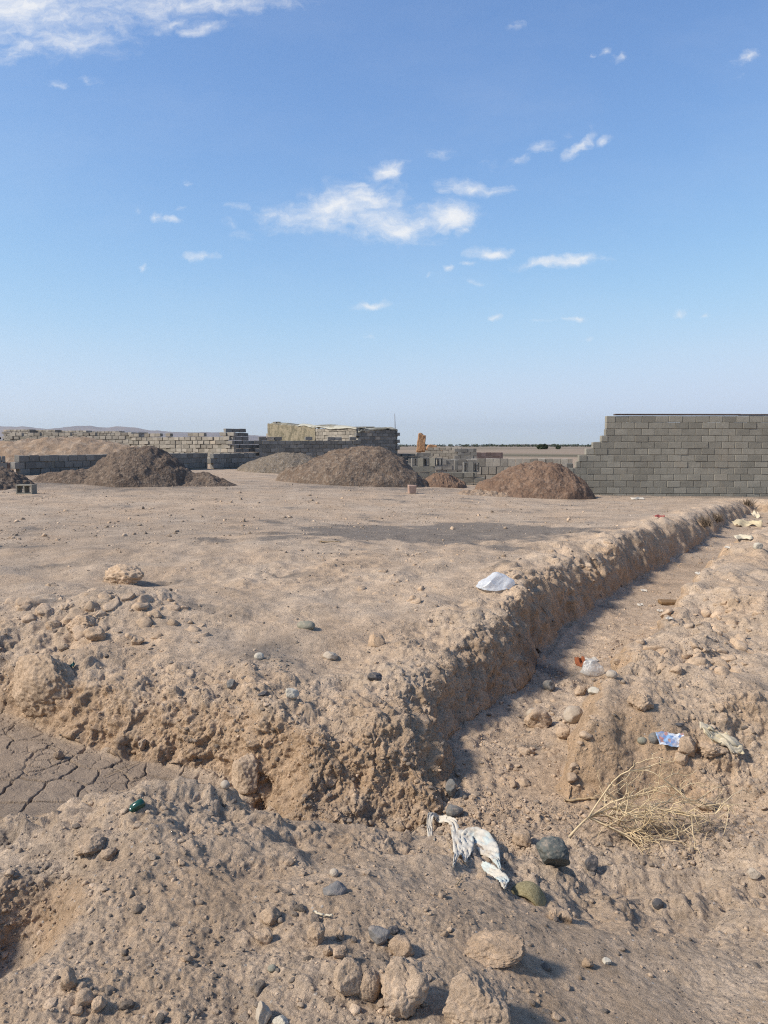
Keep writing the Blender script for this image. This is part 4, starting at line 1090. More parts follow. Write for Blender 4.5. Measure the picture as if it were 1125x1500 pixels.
# lit long wall: bare blocks below and at the right, plaster over the left two thirds
B = Blocks(); course_wall(B, np.array(sl) - lo, np.array(sc_) - lo, -.1, 11, .4, .2, .2, gap=.016); B.build('block_wall', 'block_warm', shed)
link('plaster_coat', quadwall(np.array(sl) - lo + np.array([-.10, -.075]), np.array(sl) * .42 + np.array(sc_) * .58 - lo + np.array([-.10, -.075]), 2.52, 2.2, drop=lambda s: .9 + .35 * s * s + .25 * abs(math.sin(s * 23)) * s, depth=.04), M['plaster'], shed)
B = Blocks(); course_wall(B, np.array(sc_) - lo, np.array(sr) - lo, -.1, 11, .4, .19, .2, gap=.02); B.build('end_wall', 'block_dark_and_shaded', shed)  # shaded end of the shed: its shade is put into the darker block colour
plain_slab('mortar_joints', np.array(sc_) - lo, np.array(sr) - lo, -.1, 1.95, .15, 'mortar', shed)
B = Blocks(); course_wall(B, np.array(sr) - lo, np.array(sb) - lo, -.1, 11, .4, .195, .2, gap=.016); B.build('rear_wall', 'block_dark_and_shaded', shed)
# roof: sagging sheet with earth and a pale tarpaulin
def roofmesh():
    n, mm = 46, 16
    V = []
    a, b, c, d = (np.array(q) - lo for q in (sl, sc_, sr, sb))
    for i in range(n):
        s = i / (n - 1)
        for j in range(mm):
            t = j / (mm - 1)
            p = (a + (b - a) * s) * (1 - t) + (d + (c - d) * s) * t
            z = (2.56 - .50 * s) + .06 * math.sin(s * 11 + t * 4) + random.gauss(0, .015) - (.10 if j in (0, mm - 1) else 0) - (.06 if i in (0, n - 1) else 0)
            ctr = (a + b + c + d) / 4
            p = ctr + (p - ctr) * 1.03
            V.append((p[0], p[1], z))
    idx = np.arange(n * mm).reshape(n, mm)
    q = np.stack([idx[:-1, :-1], idx[1:, :-1], idx[1:, 1:], idx[:-1, 1:]], -1).reshape(-1, 4)
    m = mesh_from('roof', np.array(V), q, smooth=False)
    return m
def mat_roof():
    k = NT_('roof_sheet'); p = k.pos()
    f = k.noise(p, .9, 5, .7)
    col = k.mix(k.ramp(f, .44, .56), C(.17, .155, .115), C(.34, .32, .26))
    k.bsdf(col, .8, .2, k.bump(k.noise(p, 7, 5, .7), .05, .8))
    return k.m
M['roof'] = mat_roof()
rf = link('roof', roofmesh(), M['roof'], shed)
md = rf.modifiers.new('thickness', 'SOLIDIFY'); md.thickness = .06; md.offset = -1
M['mast'] = mat_plain('rusty_mast', C(.12, .10, .09), .6, .3)
def tube_mesh(name, paths, radii, seg=6):
    """paths: list of (n,3) arrays, radii: list of arrays"""
    V, F = [], []
    for P, R in zip(paths, radii):
        P = np.asarray(P, float); n = len(P)
        T = np.gradient(P, axis=0); T /= np.linalg.norm(T, axis=1, keepdims=True) + 1e-12
        up = np.array([0, 0, 1.0]) if abs(T[0][2]) < .9 else np.array([1.0, 0, 0])
        N = np.cross(T, up); N /= np.linalg.norm(N, axis=1, keepdims=True) + 1e-12
        Bn = np.cross(T, N)
        b = len(V)
        for i in range(n):
            for k in range(seg):
                a = 6.2832 * k / seg
                V.append(P[i] + R[i] * (math.cos(a) * N[i] + math.sin(a) * Bn[i]))
        for i in range(n - 1):
            for k in range(seg):
                k2 = (k + 1) % seg
                F.append((b + i * seg + k, b + i * seg + k2, b + (i + 1) * seg + k2, b + (i + 1) * seg + k))
        for i in (0, n - 1):
            V.append(P[i]); c = len(V) - 1
            for k in range(seg): F.append((b + i * seg + k, b + i * seg + (k + 1) % seg, c, c))
    Q = [f for f in F if f[2] != f[3]]; Tt = [f[:3] for f in F if f[2] == f[3]]
    return mesh_from(name, np.array(V), np.array(Q), np.array(Tt))
mp0 = np.array([sr[0] - lo[0] - .06, sr[1] - lo[1] - .03, 1.2])
link('mast', tube_mesh('mast', [[mp0, mp0 + [.01, 0, 1.0], mp0 + [-.01, 0, 1.72]]], [[.03, .025, .014]]), M['mast'], shed)
# things lying on the shed roof
def roof_pt(px, D): return (px - CX) / FPX * D
B = Blocks(); B.box((0, 0, .1), (.6, -.8), (.40, .2, .2), tone=.3); B.box((.14, -.14, .17), (.7, -.75), (.5, .12, .05), tone=.1)
o = B.build('concrete_block', 'block_dark_and_shaded', None, label='dark block with a short lath on the left corner of the shed roof', category='block'); o.location = (roof_pt(405, 49.6), 49.6, 2.88)
B = Blocks()
for i in range(5): B.box((random.uniform(-.8, .8), random.uniform(-.3, .3), .08 + .05 * (i % 2)), (1, random.uniform(-.3, .3)), (random.uniform(.5, 1.0), .25, .12), tone=random.random())
o = B.build('rubble_pile', 'block_green', None, label='flat pile of greenish slabs on the middle of the shed roof', category='rubble'); o.location = (roof_pt(520, 44.5), 44.6, 2.46)
B = Blocks(); B.box((0, 0, .1), (1, .2), (.45, .2, .2), tone=.4)
o = B.build('concrete_block', 'block_green', None, label='single grey block on the right part of the shed roof', category='block'); o.location = (roof_pt(541, 43.8), 43.8, 2.42)
M['tarp'] = mat_plain('white_tarpaulin', C(.38, .36, .29), .6, .3, .15, 5)
n = 40
V = []
for i in range(n):
    for j in range(8):
        s, t = i / (n - 1), j / 7
        p = np.array(sl) + (np.array(sc_) - np.array(sl)) * (.38 + .62 * s) + np.array([-.8, -.6]) * (.18 - .9 * t)
        V.append((p[0], p[1], 2.92 - .475 * (.38 + .62 * s) - .0 + .05 * math.sin(9 * s + 3 * t) + .02 * random.random() - max(0, .25 - t) * (.5 + .5 * _perlin(np.array([s * 7]), np.array([.4]), np.array([.7]), 3)[0]) + .10))
idx = np.arange(n * 8).reshape(n, 8)
q = np.stack([idx[:-1, :-1], idx[1:, :-1], idx[1:, 1:], idx[:-1, 1:]], -1).reshape(-1, 4)
link('tarpaulin', mesh_from('tarpaulin', np.array(V) - np.array([-1.4, 42, .45]), q), M['tarp'], shed).modifiers.new('thickness', 'SOLIDIFY').thickness = .01

# ------------------------------------------------------------------ low ruins between the heaps, 27 to 60 m
p0, p1 = run(596, 27.4, 712, 27.6)
Lr = math.dist(p0, p1)
stack_label('low_wall', 'grey-green low wall stepping down to the right behind the small brown heap', 'wall', p0, p1, .02, 4, 'block_green', gap=.014, end=lambda r: [Lr, Lr - .05, Lr - .35, 1.05][r], core=False)
p0, p1 = run(640, 29.8, 700, 30.0)
stack_label('low_wall', 'dusty low wall behind the hollow blocks', 'wall', p0, p1, .02, 5, 'block_warm', gap=.014, core=False)
p0, p1 = run(690, 31.5, 838, 31.0)
stack_label('low_wall', 'low wall of blocks standing on end behind the reddish heap', 'wall', p0, p1, .05, 3, 'block_warm', bl=.30, bh=.33, gap=.02, core=True, yawj=.02)
def hollow_block(name, loc, rotz, mat, label, cat='block', size=(.40, .20, .20), tilt=0, group=None, up=False):
    """two-cell block: the cells run along Y"""
    L, D, H = size; wl = .032
    xs = [-L / 2, -L / 2 + wl, -wl / 2, wl / 2, L / 2 - wl, L / 2]; zs = [0, wl, H - wl, H]
    V, F = [], []
    def vid(i, k, f):
        return (i * 4 + k) * 2 + f
    for i in range(6):
        for k in range(4):
            for f in (0, 1): V.append((xs[i], (-D / 2, D / 2)[f], zs[k]))
    hole = lambda i, k: i in (1, 3) and k == 1
    for i in range(5):
        for k in range(3):
            if not hole(i, k):
                F.append([vid(i, k, 0), vid(i + 1, k, 0), vid(i + 1, k + 1, 0), vid(i, k + 1, 0)])
                F.append([vid(i, k, 1), vid(i, k + 1, 1), vid(i + 1, k + 1, 1), vid(i + 1, k, 1)])
            else:
                for (a, b) in (((i, k), (i + 1, k)), ((i + 1, k), (i + 1, k + 1)), ((i + 1, k + 1), (i, k + 1)), ((i, k + 1), (i, k))):
                    F.append([vid(*a, 0), vid(*a, 1), vid(*b, 1), vid(*b, 0)])
    for k in range(3):
        F.append([vid(0, k, 0), vid(0, k + 1, 0), vid(0, k + 1, 1), vid(0, k, 1)]); F.append([vid(5, k, 0), vid(5, k, 1), vid(5, k + 1, 1), vid(5, k + 1, 0)])
    for i in range(5):
        F.append([vid(i, 0, 0), vid(i, 0, 1), vid(i + 1, 0, 1), vid(i + 1, 0, 0)]); F.append([vid(i, 3, 0), vid(i + 1, 3, 0), vid(i + 1, 3, 1), vid(i, 3, 1)])
    m = mesh_from(name, np.array(V), np.array(F), smooth=False)
    attr(m, 'tone', np.full(len(V), random.uniform(.3, .7)))
    o = link(name, m, M[mat], label=label, category=cat)
    o.location = loc; o.rotation_euler = (tilt, math.pi / 2 if up else 0, rotz)
    if group: o['group'] = group
    return o
for i, px in enumerate((609, 617, 624, 634, 642)):
    hollow_block('hollow_block', (roof_pt(px, 27.5), 27.5, .82 if i < 4 else .82), 1.35 if i % 2 else .15, 'block_dark_and_shaded' if i in (0, 2, 4) else 'block_green', 'hollow dark block in the left row of blocks on the grey-green low wall', group='hollow blocks of the left row on the low wall', up=False, size=(.30, .2, .3))
for i, px in enumerate((683, 690, 697)):
    hollow_block('hollow_block', (roof_pt(px, 27.9), 27.9, .60), (.1, 1.3, 0)[i], 'block_dark_and_shaded', 'hollow dark block in the trio at the lower right end of the low wall', group='hollow block trio on the low wall', size=(.24, .2, .36))
B = Blocks(); B.box((0, 0, .12), (1, 0), (.12, .2, .36), tone=.3)
o = B.build('concrete_block', 'block_dark_and_shaded', None, label='single narrow dark block on end between the two groups of hollow blocks', category='block'); o.location = (roof_pt(668, 28.5), 28.5, .72)
p0, p1 = run(584, 45.5, 633, 45); stack_label('low_wall', 'faint pale wall to the left of the adobe stump', 'wall', p0, p1, .30, 4, 'block_warm', gap=.02, core=False)
p0, p1 = run(627, 50.5, 676, 50); stack_label('low_wall', 'pale far wall to the left of the dark square stack', 'wall', p0, p1, .45, 5, 'block_warm', gap=.02, core=False)
p0, p1 = run(669.5, 48.0, 697, 48.0); stack_label('block_stack', 'dark square stack of blocks right of the pale far wall', 'block stack', p0, p1, .50, 4, 'block_dark_and_shaded', gap=.012, bh=.22, depth=.6, core=False)
p0, p1 = run(615.5, 44.2, 628, 44.2); stack_label('block_stack', 'small dark stack of blocks under the adobe stump', 'block stack', p0, p1, .35, 4, 'block_dark_and_shaded', gap=.012, depth=.5, core=False)
M['adobe'] = mat_heap('adobe', C(.33, .185, .10), C(.41, .24, .135), C(.27, .16, .095), C(.42, .27, .16), .4, 9)
p0, p1 = run(697, 52, 735, 53); stack_label('mud_wall', 'tan mud wall to the right of the dark square stack', 'wall', p0, p1, .35, 3, 'brick_pink', gap=.004, bh=.25, core=False)
p0, p1 = run(598, 36, 745, 36.0); stack_label('low_wall', 'long dark strip of low wall in front of the pale far wall', 'wall', p0, p1, .35, 3, 'block_dark_and_shaded', gap=.008, core=False)
def stump(px, pyb, D, w, h, label, seed):
    bm = bmesh.new(); bmesh.ops.create_cube(bm, size=1); bmesh.ops.subdivide_edges(bm, edges=list(bm.edges), cuts=11, use_grid_fill=True)
    v = np.array([q.co[:] for q in bm.verts]); f = np.array([[x.index for x in q.verts] for q in bm.faces]); bm.free()
    t = v[:, 2] + .5
    v[:, 0] *= (1 - .22 * t); v[:, 0] += .10 * t * t
    v[:, 2] -= np.where(t > .5, np.maximum(0, v[:, 0] + .02) * .55 * (t - .5), 0)
    v = v * np.array([w, w * .7, h]); v[:, 2] += h * .5
    for q, a_ in ((2.2, .10), (6, .06), (14, .03)):
        for ax_ in range(3): v[:, ax_] += a_ * _perlin(v[:, 0] * q + ax_ * 7, v[:, 1] * q, v[:, 2] * q, seed)
    o = link('adobe_stump', mesh_from('adobe_stump', v, f, None), M['adobe'], label=label, category='ruin')
    o.location = at(px, pyb, D); return o
stump(617, 662, 62, .72, 1.5, 'tall narrow orange adobe stump standing among the far ruins', 5)
stump(632, 659.5, 66, .9, .45, 'small orange adobe stump right of the tall one', 6)
stump(641, 660, 68, .9, .25, 'lowest adobe remnant beside the small orange stump', 7)

# ------------------------------------------------------------------ blocks lying in the yard
p = gpt(37, 721)[0]
hollow_block('hollow_block', (p[0], p[1], p[2] - .01), -.12, 'block_green', 'hollow block with two dark cells lying in front of the dark heaps', size=(.42, .22, .235))
p = gpt(605.5, 721)[0]
B = Blocks(); B.box((0, 0, .11), (1, .15), (.21, .22, .23), tone=.9, jit=.008)
o = B.build('concrete_block', 'brick_pink', None, label='small pinkish block standing at the foot of the largest gravel heap', category='block', chamfer=.015); o.location = p

# ------------------------------------------------------------------ litter
def cloth_sheet(name, nx, ny, fn, mat, label, cat, thick=.001, parent=None):
    V = [fn(i / (nx - 1), j / (ny - 1)) for i in range(nx) for j in range(ny)]
    idx = np.arange(nx * ny).reshape(nx, ny)
    q = np.stack([idx[:-1, :-1], idx[1:, :-1], idx[1:, 1:], idx[:-1, 1:]], -1).reshape(-1, 4)
    o = link(name, mesh_from(name, np.array(V), q), M[mat] if isinstance(mat, str) else mat, parent)
    if label: o['label'] = label; o['category'] = cat
    md = o.modifiers.new('thickness', 'SOLIDIFY'); md.thickness = thick
    return o

def mat_bag(name, col, alpha, tr=.5):
    k = NT_(name); p = k.obj()
    d = k.n('BsdfDiffuse', {'Color': col}); t = k.n('BsdfTranslucent', {'Color': col}); g = k.n('BsdfGlossy', {'Color': C(1, 1, 1), 'Roughness': .35})
    x = k.n('BsdfTransparent')
    bmp = k.bump(k.noise(p, 28, 5, .7), .01, .6)
    for nd in (d, t, g): k.t.links.new(bmp, nd.inputs['Normal'])
    m1 = k.n('MixShader', {0: tr, 1: d.outputs[0], 2: t.outputs[0]})
    m2 = k.n('MixShader', {0: .10, 1: m1.outputs[0], 2: g.outputs[0]})
    m3 = k.n('MixShader', {0: k.ramp(k.noise(p, 9, 4, .6), .3, .7, alpha * .7, min(alpha * 1.3, 1)), 1: x.outputs[0], 2: m2.outputs[0]})
    k.t.links.new(m3.outputs[0], k.out.inputs['Surface'])
    return k.m
M['bag_white'] = mat_bag('white_plastic_film', C(.80, .82, .84), .92, .45)
M['bag_clear'] = mat_bag('clear_plastic_film', C(.70, .70, .68), .55, .3)

def bag(name, px, py, w, h, mat, label, seed):
    c, dd = gpt(px, py); k = dd / FPX
    v, f = ico(5)
    v = v.copy()
    rs = np.random.default_rng(seed)
    for _ in range(14):
        d = rs.normal(size=3); d /= np.linalg.norm(d); c_ = rs.uniform(.7, .95); s_ = v @ d
        v -= np.outer(np.maximum(s_ - c_, 0) * rs.uniform(.9, 1.25), d)
    P = v + seed
    r = 1 + .28 * _perlin(P[:, 0] * 1.4, P[:, 1] * 1.4, P[:, 2] * 1.4, seed)
    fold = .16 * (.4 - np.abs(_perlin(P[:, 0] * 2.6, P[:, 1] * 2.6, P[:, 2] * 2.6, seed + 1))) + .10 * (.4 - np.abs(_perlin(P[:, 0] * 6, P[:, 1] * 6, P[:, 2] * 6, seed + 2))) + .05 * (.4 - np.abs(_perlin(P[:, 0] * 12, P[:, 1] * 12, P[:, 2] * 12, seed + 3)))
    v = v * (r + fold)[:, None]
    v[:, 2] = np.where(v[:, 2] < 0, v[:, 2] * .25, v[:, 2])
    v = v / (v.max(0) - v.min(0)) * np.array([w, w * .62, h]) * k
    v[:, 2] -= v[:, 2].min() + .01
    o = link(name, mesh_from(name, v, None, f), M[mat], label=label, category='plastic bag')
    o.location = c + np.array([0, w * .25 * k, 0])
    return o
bag('plastic_bag', 726, 866, 58, 28, 'bag_white', 'crumpled white plastic bag lying on the ridge beside the trench', 3)
bag('plastic_bag', 871, 990, 36, 26, 'bag_clear', 'crumpled clear plastic bag on the trench floor', 12)

# torn cloth strips draped over the near spoil heap
M['cloth'] = mat_plain('dirty_cloth', C(.60, .58, .53), .9, .1, .22, 26)
def mat_cloth():
    k = NT_('dirty_white_cloth'); p = k.obj()
    f = k.noise(p, 22, 5, .7); g = k.noise(p, 7, 3, .6)
    col = k.mix(k.ramp(f, .45, .75), C(.55, .505, .43), C(.38, .31, .235))
    col = k.mix(k.ramp(g, .58, .64, 0, .55), col, C(.42, .52, .52))
    k.bsdf(col, .9, .1, k.bump(k.noise(p, 110, 3, .6), .002, .7))
    return k.m
M['cloth'] = mat_cloth()
def ribbons(name, specs, mat, label, cat):
    V, Q = [], []
    for pts, w0, w1, lift in specs:
        W = [co[hit(a, b)].copy() for a, b in pts]
        W = np.array(W)
        n = 46
        t = np.linspace(0, 1, n); kt = np.linspace(0, 1, len(W))
        P = np.stack([np.interp(t, kt, W[:, i]) for i in range(3)], 1)
        for _ in range(10): P[1:-1] = (P[:-2] + 2 * P[1:-1] + P[2:]) / 4
        for i in range(n):
            P[i, 2] = max(ground_z(P[i, 0] + a_, P[i, 1] + b_) for a_ in (-.02, 0, .02) for b_ in (-.02, 0, .02)) - .015
        for _ in range(6): P[1:-1, 2] = np.maximum(P[1:-1, 2], (P[:-2, 2] + 2 * P[1:-1, 2] + P[2:, 2]) / 4)
        for _ in range(3): P[1:-1] = (P[:-2] + 2 * P[1:-1] + P[2:]) / 4
        T = np.gradient(P, axis=0); T /= np.linalg.norm(T, axis=1, keepdims=True)
        view = np.array([0, -.6, .8])
        S = np.cross(T, view); S /= np.linalg.norm(S, axis=1, keepdims=True)
        U = np.cross(S, T)
        U *= np.sign(U[:, 2:3] + .3)
        m = 9
        b = len(V)
        ph = random.uniform(0, 6)
        for i in range(n):
            wd = (w0 + (w1 - w0) * t[i]) * (1 + .12 * math.sin(7 * t[i] + ph)) * min(1, .5 + 4 * t[i], .12 + (1 - t[i]) / .38)
            for j in range(m):
                u = j / (m - 1) - .5
                rip = .0035 * (abs(math.sin(u * 6.5 + 2.2 * t[i] + ph)) - .5) + .003 * math.sin(u * 17 + 11 * t[i])
                V.append(P[i] + S[i] * u * wd + U[i] * (lift + rip + .004 * random.random() + .004 * math.sin(i * .9 + j * 1.7 + ph)))
        idx = np.arange(n * m).reshape(n, m) + b
        Q.append(np.stack([idx[:-1, :-1], idx[1:, :-1], idx[1:, 1:], idx[:-1, 1:]], -1).reshape(-1, 4))
    V = np.array(V); c0 = V.mean(0)
    o = link(name, mesh_from(name, V - c0, np.concatenate(Q)), M[mat], label=label, category=cat)
    o.location = c0
    md = o.modifiers.new('thickness', 'SOLIDIFY'); md.thickness = .002
    return o
ribbons('cloth_strip', [
    ([(654, 1201), (640, 1201), (627, 1208), (627, 1218), (636, 1233)], .040, .03, .012),
    ([(640, 1200), (656, 1201), (668, 1208), (671, 1222), (671, 1248), (664, 1271)], .05, .055, .012),
    ([(676, 1218), (682, 1228), (683, 1245), (679, 1266)], .075, .05, .012),
    ([(676, 1222), (690, 1222), (706, 1228), (717, 1245), (724, 1258), (732, 1278)], .085, .075, .014),
    ([(709, 1268), (724, 1279), (735, 1290), (738, 1307)], .04, .06, .014),
], 'cloth', 'torn dirty white cloth strips draped over the near spoil heap', 'cloth')

# oblong yellowish sponge-like stone
def mat_sponge():
    k = NT_('dried_loofah'); p = k.obj()
    f = k.noise(p, 150, 4, .7); g_ = k.noise(p, 24, 4, .7)
    col = k.mix(k.ramp(k.math('ADD', k.math('MULTIPLY', f, .6), k.math('MULTIPLY', g_, .4)), .38, .6), C(.17, .14, .075), C(.33, .28, .16))
    k.bsdf(col, .92, .1, k.bump(f, .006, .9))
    return k.m
M['sponge'] = mat_sponge()
c, dd = gpt(779, 1322); k_ = dd / FPX
v, f = rock_shape(5, 4242, 'smooth')
v = v / (v.max(0) - v.min(0)) * np.array([90, 32, 17]) * k_
v[:, 2] += .3 * 26 * k_ - 10 * v[:, 0] ** 2 * 1.0
o = link('dried_sponge', mesh_from('dried_sponge', v, None, f), M['sponge'], label='oblong yellowish porous lump like a dried sponge, below the cloth strip', category='sponge')
o.location = c + np.array([0, .03, .012]); o.rotation_euler = (.1, .30, -.50)

# blue snack wrapper
def mat_wrapper():
    k = NT_('printed_foil'); p = k.obj()
    vo = k.n('TexVoronoi', {'Vector': p, 'Scale': 42.0}); sc2 = k.n('SeparateColor', {0: vo.outputs['Color']})
    r_ = k.n('ValToRGB', {0: sc2.outputs[0]}); r_.color_ramp.interpolation = 'CONSTANT'
    e = r_.color_ramp.elements; e[0].color = C(.10, .20, .42); e[1].color = C(.62, .68, .75); e[1].position = .75
    for pos_, c_ in ((.3, C(.18, .36, .60)), (.5, C(.42, .55, .72)), (.64, C(.36, .14, .14))):
        x = e.new(pos_); x.color = c_
    b = k.bump(k.noise(p, 45, 4, .6), .006, .7)
    dusty = k.mix(k.ramp(k.noise(p, 30, 5, .7), .42, .62, .12, .7), r_.outputs[0], C(.42, .34, .26))
    k.bsdf(dusty, .5, .4, b)
    return k.m
M['wrapper'] = mat_wrapper()
c, dd = gpt(983, 1089); k_ = dd / FPX
def wf(s, t):
    x = (s - .5) * 40 * k_; y = (t - .5) * .07
    return (x + (t - .5) * -.012, y, .03 + y * .75 + .004 * math.sin(s * 9 + t * 5) + .0015 * math.sin(s * 29 - t * 17) + .008 * abs(t - .5))
o = cloth_sheet('snack_wrapper', 40, 20, wf, 'wrapper', 'shiny blue and white snack wrapper lying on the right bank', 'wrapper')
o.location = c; o.rotation_euler = (0, .06, -.1)

# crumpled cardboard
M['card'] = mat_plain('cardboard', C(.52, .43, .28), .85, .15, .2, 20)
M['card_pale'] = mat_plain('pale_paper', C(.56, .48, .35), .8, .2, .15, 20)
c, dd = gpt(1058, 1092); k_ = dd / FPX
ca = empty('crumpled_cardboard', c, 'crumpled yellowish cardboard lying on the right bank behind the broken slab', 'cardboard')
def strip_fn(x0, z0, w, ln, ang, seed, y0):
    def fn(s, t):
        x = (s - .5) * ln; u = (t - .5) * w
        z = z0 + u * math.cos(ang) + .010 * math.sin(s * 11 + seed) + .006 * math.sin(s * 23 + t * 9 + seed)
        return (x0 + x, y0 + u * math.sin(ang) + .01 * math.sin(s * 7 + seed * 2), z - .45 * (x) + .012 * abs(math.sin(t * 6.2 + seed)))
    return fn
for i, (x0, z0, w_, ln, an, y0, mt_) in enumerate(((0, .045, .045, 62 * k_, .7, .02, 'card_pale'), (.0, .028, .05, 56 * k_, 1.1, -.01, 'card'), (.02, .012, .035, 44 * k_, .3, -.03, 'card_pale'), (-.015, .055, .03, 40 * k_, 1.4, .04, 'card'))):
    cloth_sheet('fold', 30, 8, strip_fn(x0, z0, w_, ln, an, i * 1.7, y0), mt_, None, None, .003, ca)
ca.rotation_euler = (0, 0, -.15)

# green bottle end and shards, rags, paper
def mat_glass(name, col, rough=.15):
    k = NT_(name)
    k.bsdf(col, rough, .6, None)
    return k.m
M['green_glass'] = mat_glass('green_plastic', C(.010, .055, .036))
M['rust_rag'] = mat_plain('rust_red_rag', C(.22, .075, .035), .9, .1, .3, 40)
M['red_rag'] = mat_plain('faded_red_rag', C(.30, .08, .07), .9, .1, .3, 20)
M['paper'] = mat_plain('white_paper', C(.48, .43, .36), .85, .15, .12, 20)
M['wood'] = mat_plain('dry_wood', C(.40, .29, .17), .85, .15, .25, 25)
M['pit_dark'] = mat_plain('pit_brown', C(.20, .125, .065), .85, .15, .3, 15)
c, dd = gpt(203, 1184); k_ = dd / FPX
P = [(-.03, 0, -.004), (-.02, 0, .0), (.01, 0, .002), (.025, 0, .003), (.03, 0, .004)]
o = link('bottle', tube_mesh('bottle', [P], [[.006, .016, .018, .017, .008]], 16), M['green_glass'], label='dark green bottle half buried behind the near spoil crest', category='bottle')
o.location = c + np.array([0, 0, .012]); o.rotation_euler = (0, -.35, .5)
def scrap(px, py, w, h, mat, name, label, cat, seed, up=.5):
    c, dd = gpt(px, py); k_ = dd / FPX
    def fn(s, t):
        x = (s - .5) * w * k_; u = (t - .5)
        return (x * (1 - .35 * t * math.sin(seed)), u * h * k_ * 1.1 + .12 * w * k_ * math.sin(s * 6 + seed), .012 + h * k_ * up * (t + .35 * math.sin(s * 9 + seed) * math.sin(t * 4 + seed) + .12 * math.sin(s * 23 + t * 11 + seed)))
    o = cloth_sheet(name, 16, 12, fn, mat, label, cat)
    o.location = c
    return o
scrap(105, 977, 7, 9, 'green_glass', 'glass_shard', 'small green glass shard in the furrow beside the mud lump', 'glass', 1)
scrap(849, 972, 18, 16, 'rust_rag', 'rag', 'rust orange rag next to the clear plastic bag', 'rag', 2)
scrap(862, 966, 30, 9, 'paper', 'paper_scrap', 'pale scrap behind the clear plastic bag', 'paper', 8, .3)
scrap(933, 729, 20, 5, 'paper', 'paper_scrap', 'white scrap lying at the foot of the tall block wall', 'paper', 3)
scrap(964, 756, 14, 5, 'red_rag', 'rag', 'flat dark red rag on the yard before the tall wall', 'rag', 4)
scrap(1092, 768, 34, 11, 'card', 'cardboard_sheet', 'torn cardboard sheet bridging the far end of the trench', 'cardboard', 5, .7)
scrap(1088, 789, 24, 8, 'card_pale', 'paper_sack', 'rumpled pale sack in the far end of the trench', 'sack', 6, .6)
scrap(1108, 758, 12, 9, 'card_pale', 'paper_scrap', 'upright pinkish carton at the right edge near the tall wall', 'paper', 7, .8)
for i, (px, py, w_) in enumerate(((978, 907, 10), (968, 896, 7), (944, 865, 8), (1066, 803, 12), (1021, 840, 10), (938, 886, 10))):
    scrap(px, py, w_, 5, 'paper', 'paper_scrap', 'tiny white paper scrap among several on the trench floor', 'paper', 10 + i, .4)['group'] = 'paper scraps on the trench floor'
c, dd = gpt(985, 882)
B = Blocks(); B.box((0, 0, .02), (1, -.05), (.36, .13, .05), tone=.5, jit=.006)  # brown slab added in place of a pit in the trench floor
o = B.build('pit_slab', 'pit_dark', None, label='short brown slab standing in for a pit in the trench floor', category='pit_slab'); o.location = c; o.rotation_euler = (0, .05, .1)

def stick(pts, r0, r1, mat, name, label, lift=.01):
    W = np.array([co[hit(a, b)] for a, b in pts]); n = 14
    t = np.linspace(0, 1, n); kt = np.linspace(0, 1, len(W))
    P = np.stack([np.interp(t, kt, W[:, i]) for i in range(3)], 1)
    line = W[0] + (W[-1] - W[0]) * t[:, None]
    P = P * .35 + line * .65 + np.random.default_rng(int(pts[0][0])).normal(0, r0 * .5, P.shape)
    P[:, 2] += lift + np.maximum(0, (np.stack([np.interp(t, kt, W[:, 2])])[0] - P[:, 2])) * .6
    c0 = P.mean(0)
    o = link(name, tube_mesh(name, [P - c0], [np.linspace(r0, r1, n)]), M[mat], label=label, category='stick'); o.location = c0
stick([(825, 1175), (850, 1171), (873, 1170)], .007, .005, 'wood', 'stick', 'pale bent stick lying above the dry brushwood')
stick([(152, 1137), (180, 1127), (208, 1115)], .002, .0015, 'wood', 'straw', 'long thin straw lying on the cracked mud')
stick([(470, 792), (484, 793), (498, 794)], .012, .008, 'wood', 'stick', 'pale stick at the edge of the dark soil patch')
stick([(459, 1340), (475, 1344), (489, 1346)], .004, .003, 'card_pale', 'stick', 'white splinter of wood on the near spoil')
stick([(600, 1222), (612, 1208), (624, 1206)], .0016, .001, 'wood', 'straw', 'thin curved straw left of the cloth strips')
stick([(660, 1252), (655, 1240), (652, 1232)], .0016, .001, 'wood', 'straw', 'thin straw between the cloth strips')
stick([(668, 1300), (674, 1290), (682, 1278)], .003, .001, 'wood', 'twig', 'short twig below the cloth strips')

# ------------------------------------------------------------------ dry brushwood
def mat_brush():
    k = NT_('dry_twigs'); p = k.obj()
    f = k.noise(p, 14, 4, .6)
    k.bsdf(k.mix(k.ramp(f, .35, .65), C(.48, .36, .21), C(.66, .52, .33)), .8, .2)
    return k.m
M['brush'] = mat_brush()
root, dd = gpt(833, 1228)
rb = random.Random(5)
brush = empty('dry_brushwood', root, 'dry leafless brushwood lying in the corner below the right bank', 'brushwood')
paths, radii = [], []
def W2(px, py, dy): return at(px, py, root[1] + dy) - root
def grow(a, b, r0, r1, n=9, wob=.02):
    a, b = np.array(a), np.array(b)
    t = np.linspace(0, 1, n)[:, None]
    off = np.array([rb.gauss(0, 1) for _ in range(3)]); L = np.linalg.norm(b - a)
    P = a + (b - a) * t + off * np.sin(t * math.pi) * wob * L * 2 + np.array([[rb.gauss(0, wob * L * .16) for _ in range(3)] for _ in range(n)]) * np.sin(t * math.pi)
    paths.append(P); radii.append(np.linspace(r0, r1, n))
    return P
fork = W2(862, 1197, .05)
grow((0, 0, .012), fork, .0068, .005, 8, .015)
tips = [(985, 1152), (1022, 1172), (1035, 1180), (1008, 1190), (1035, 1203), (1010, 1212), (965, 1216), (995, 1228), (930, 1240), (1005, 1240), (945, 1212), (1048, 1192), (970, 1180), (920, 1190)]
mains = []
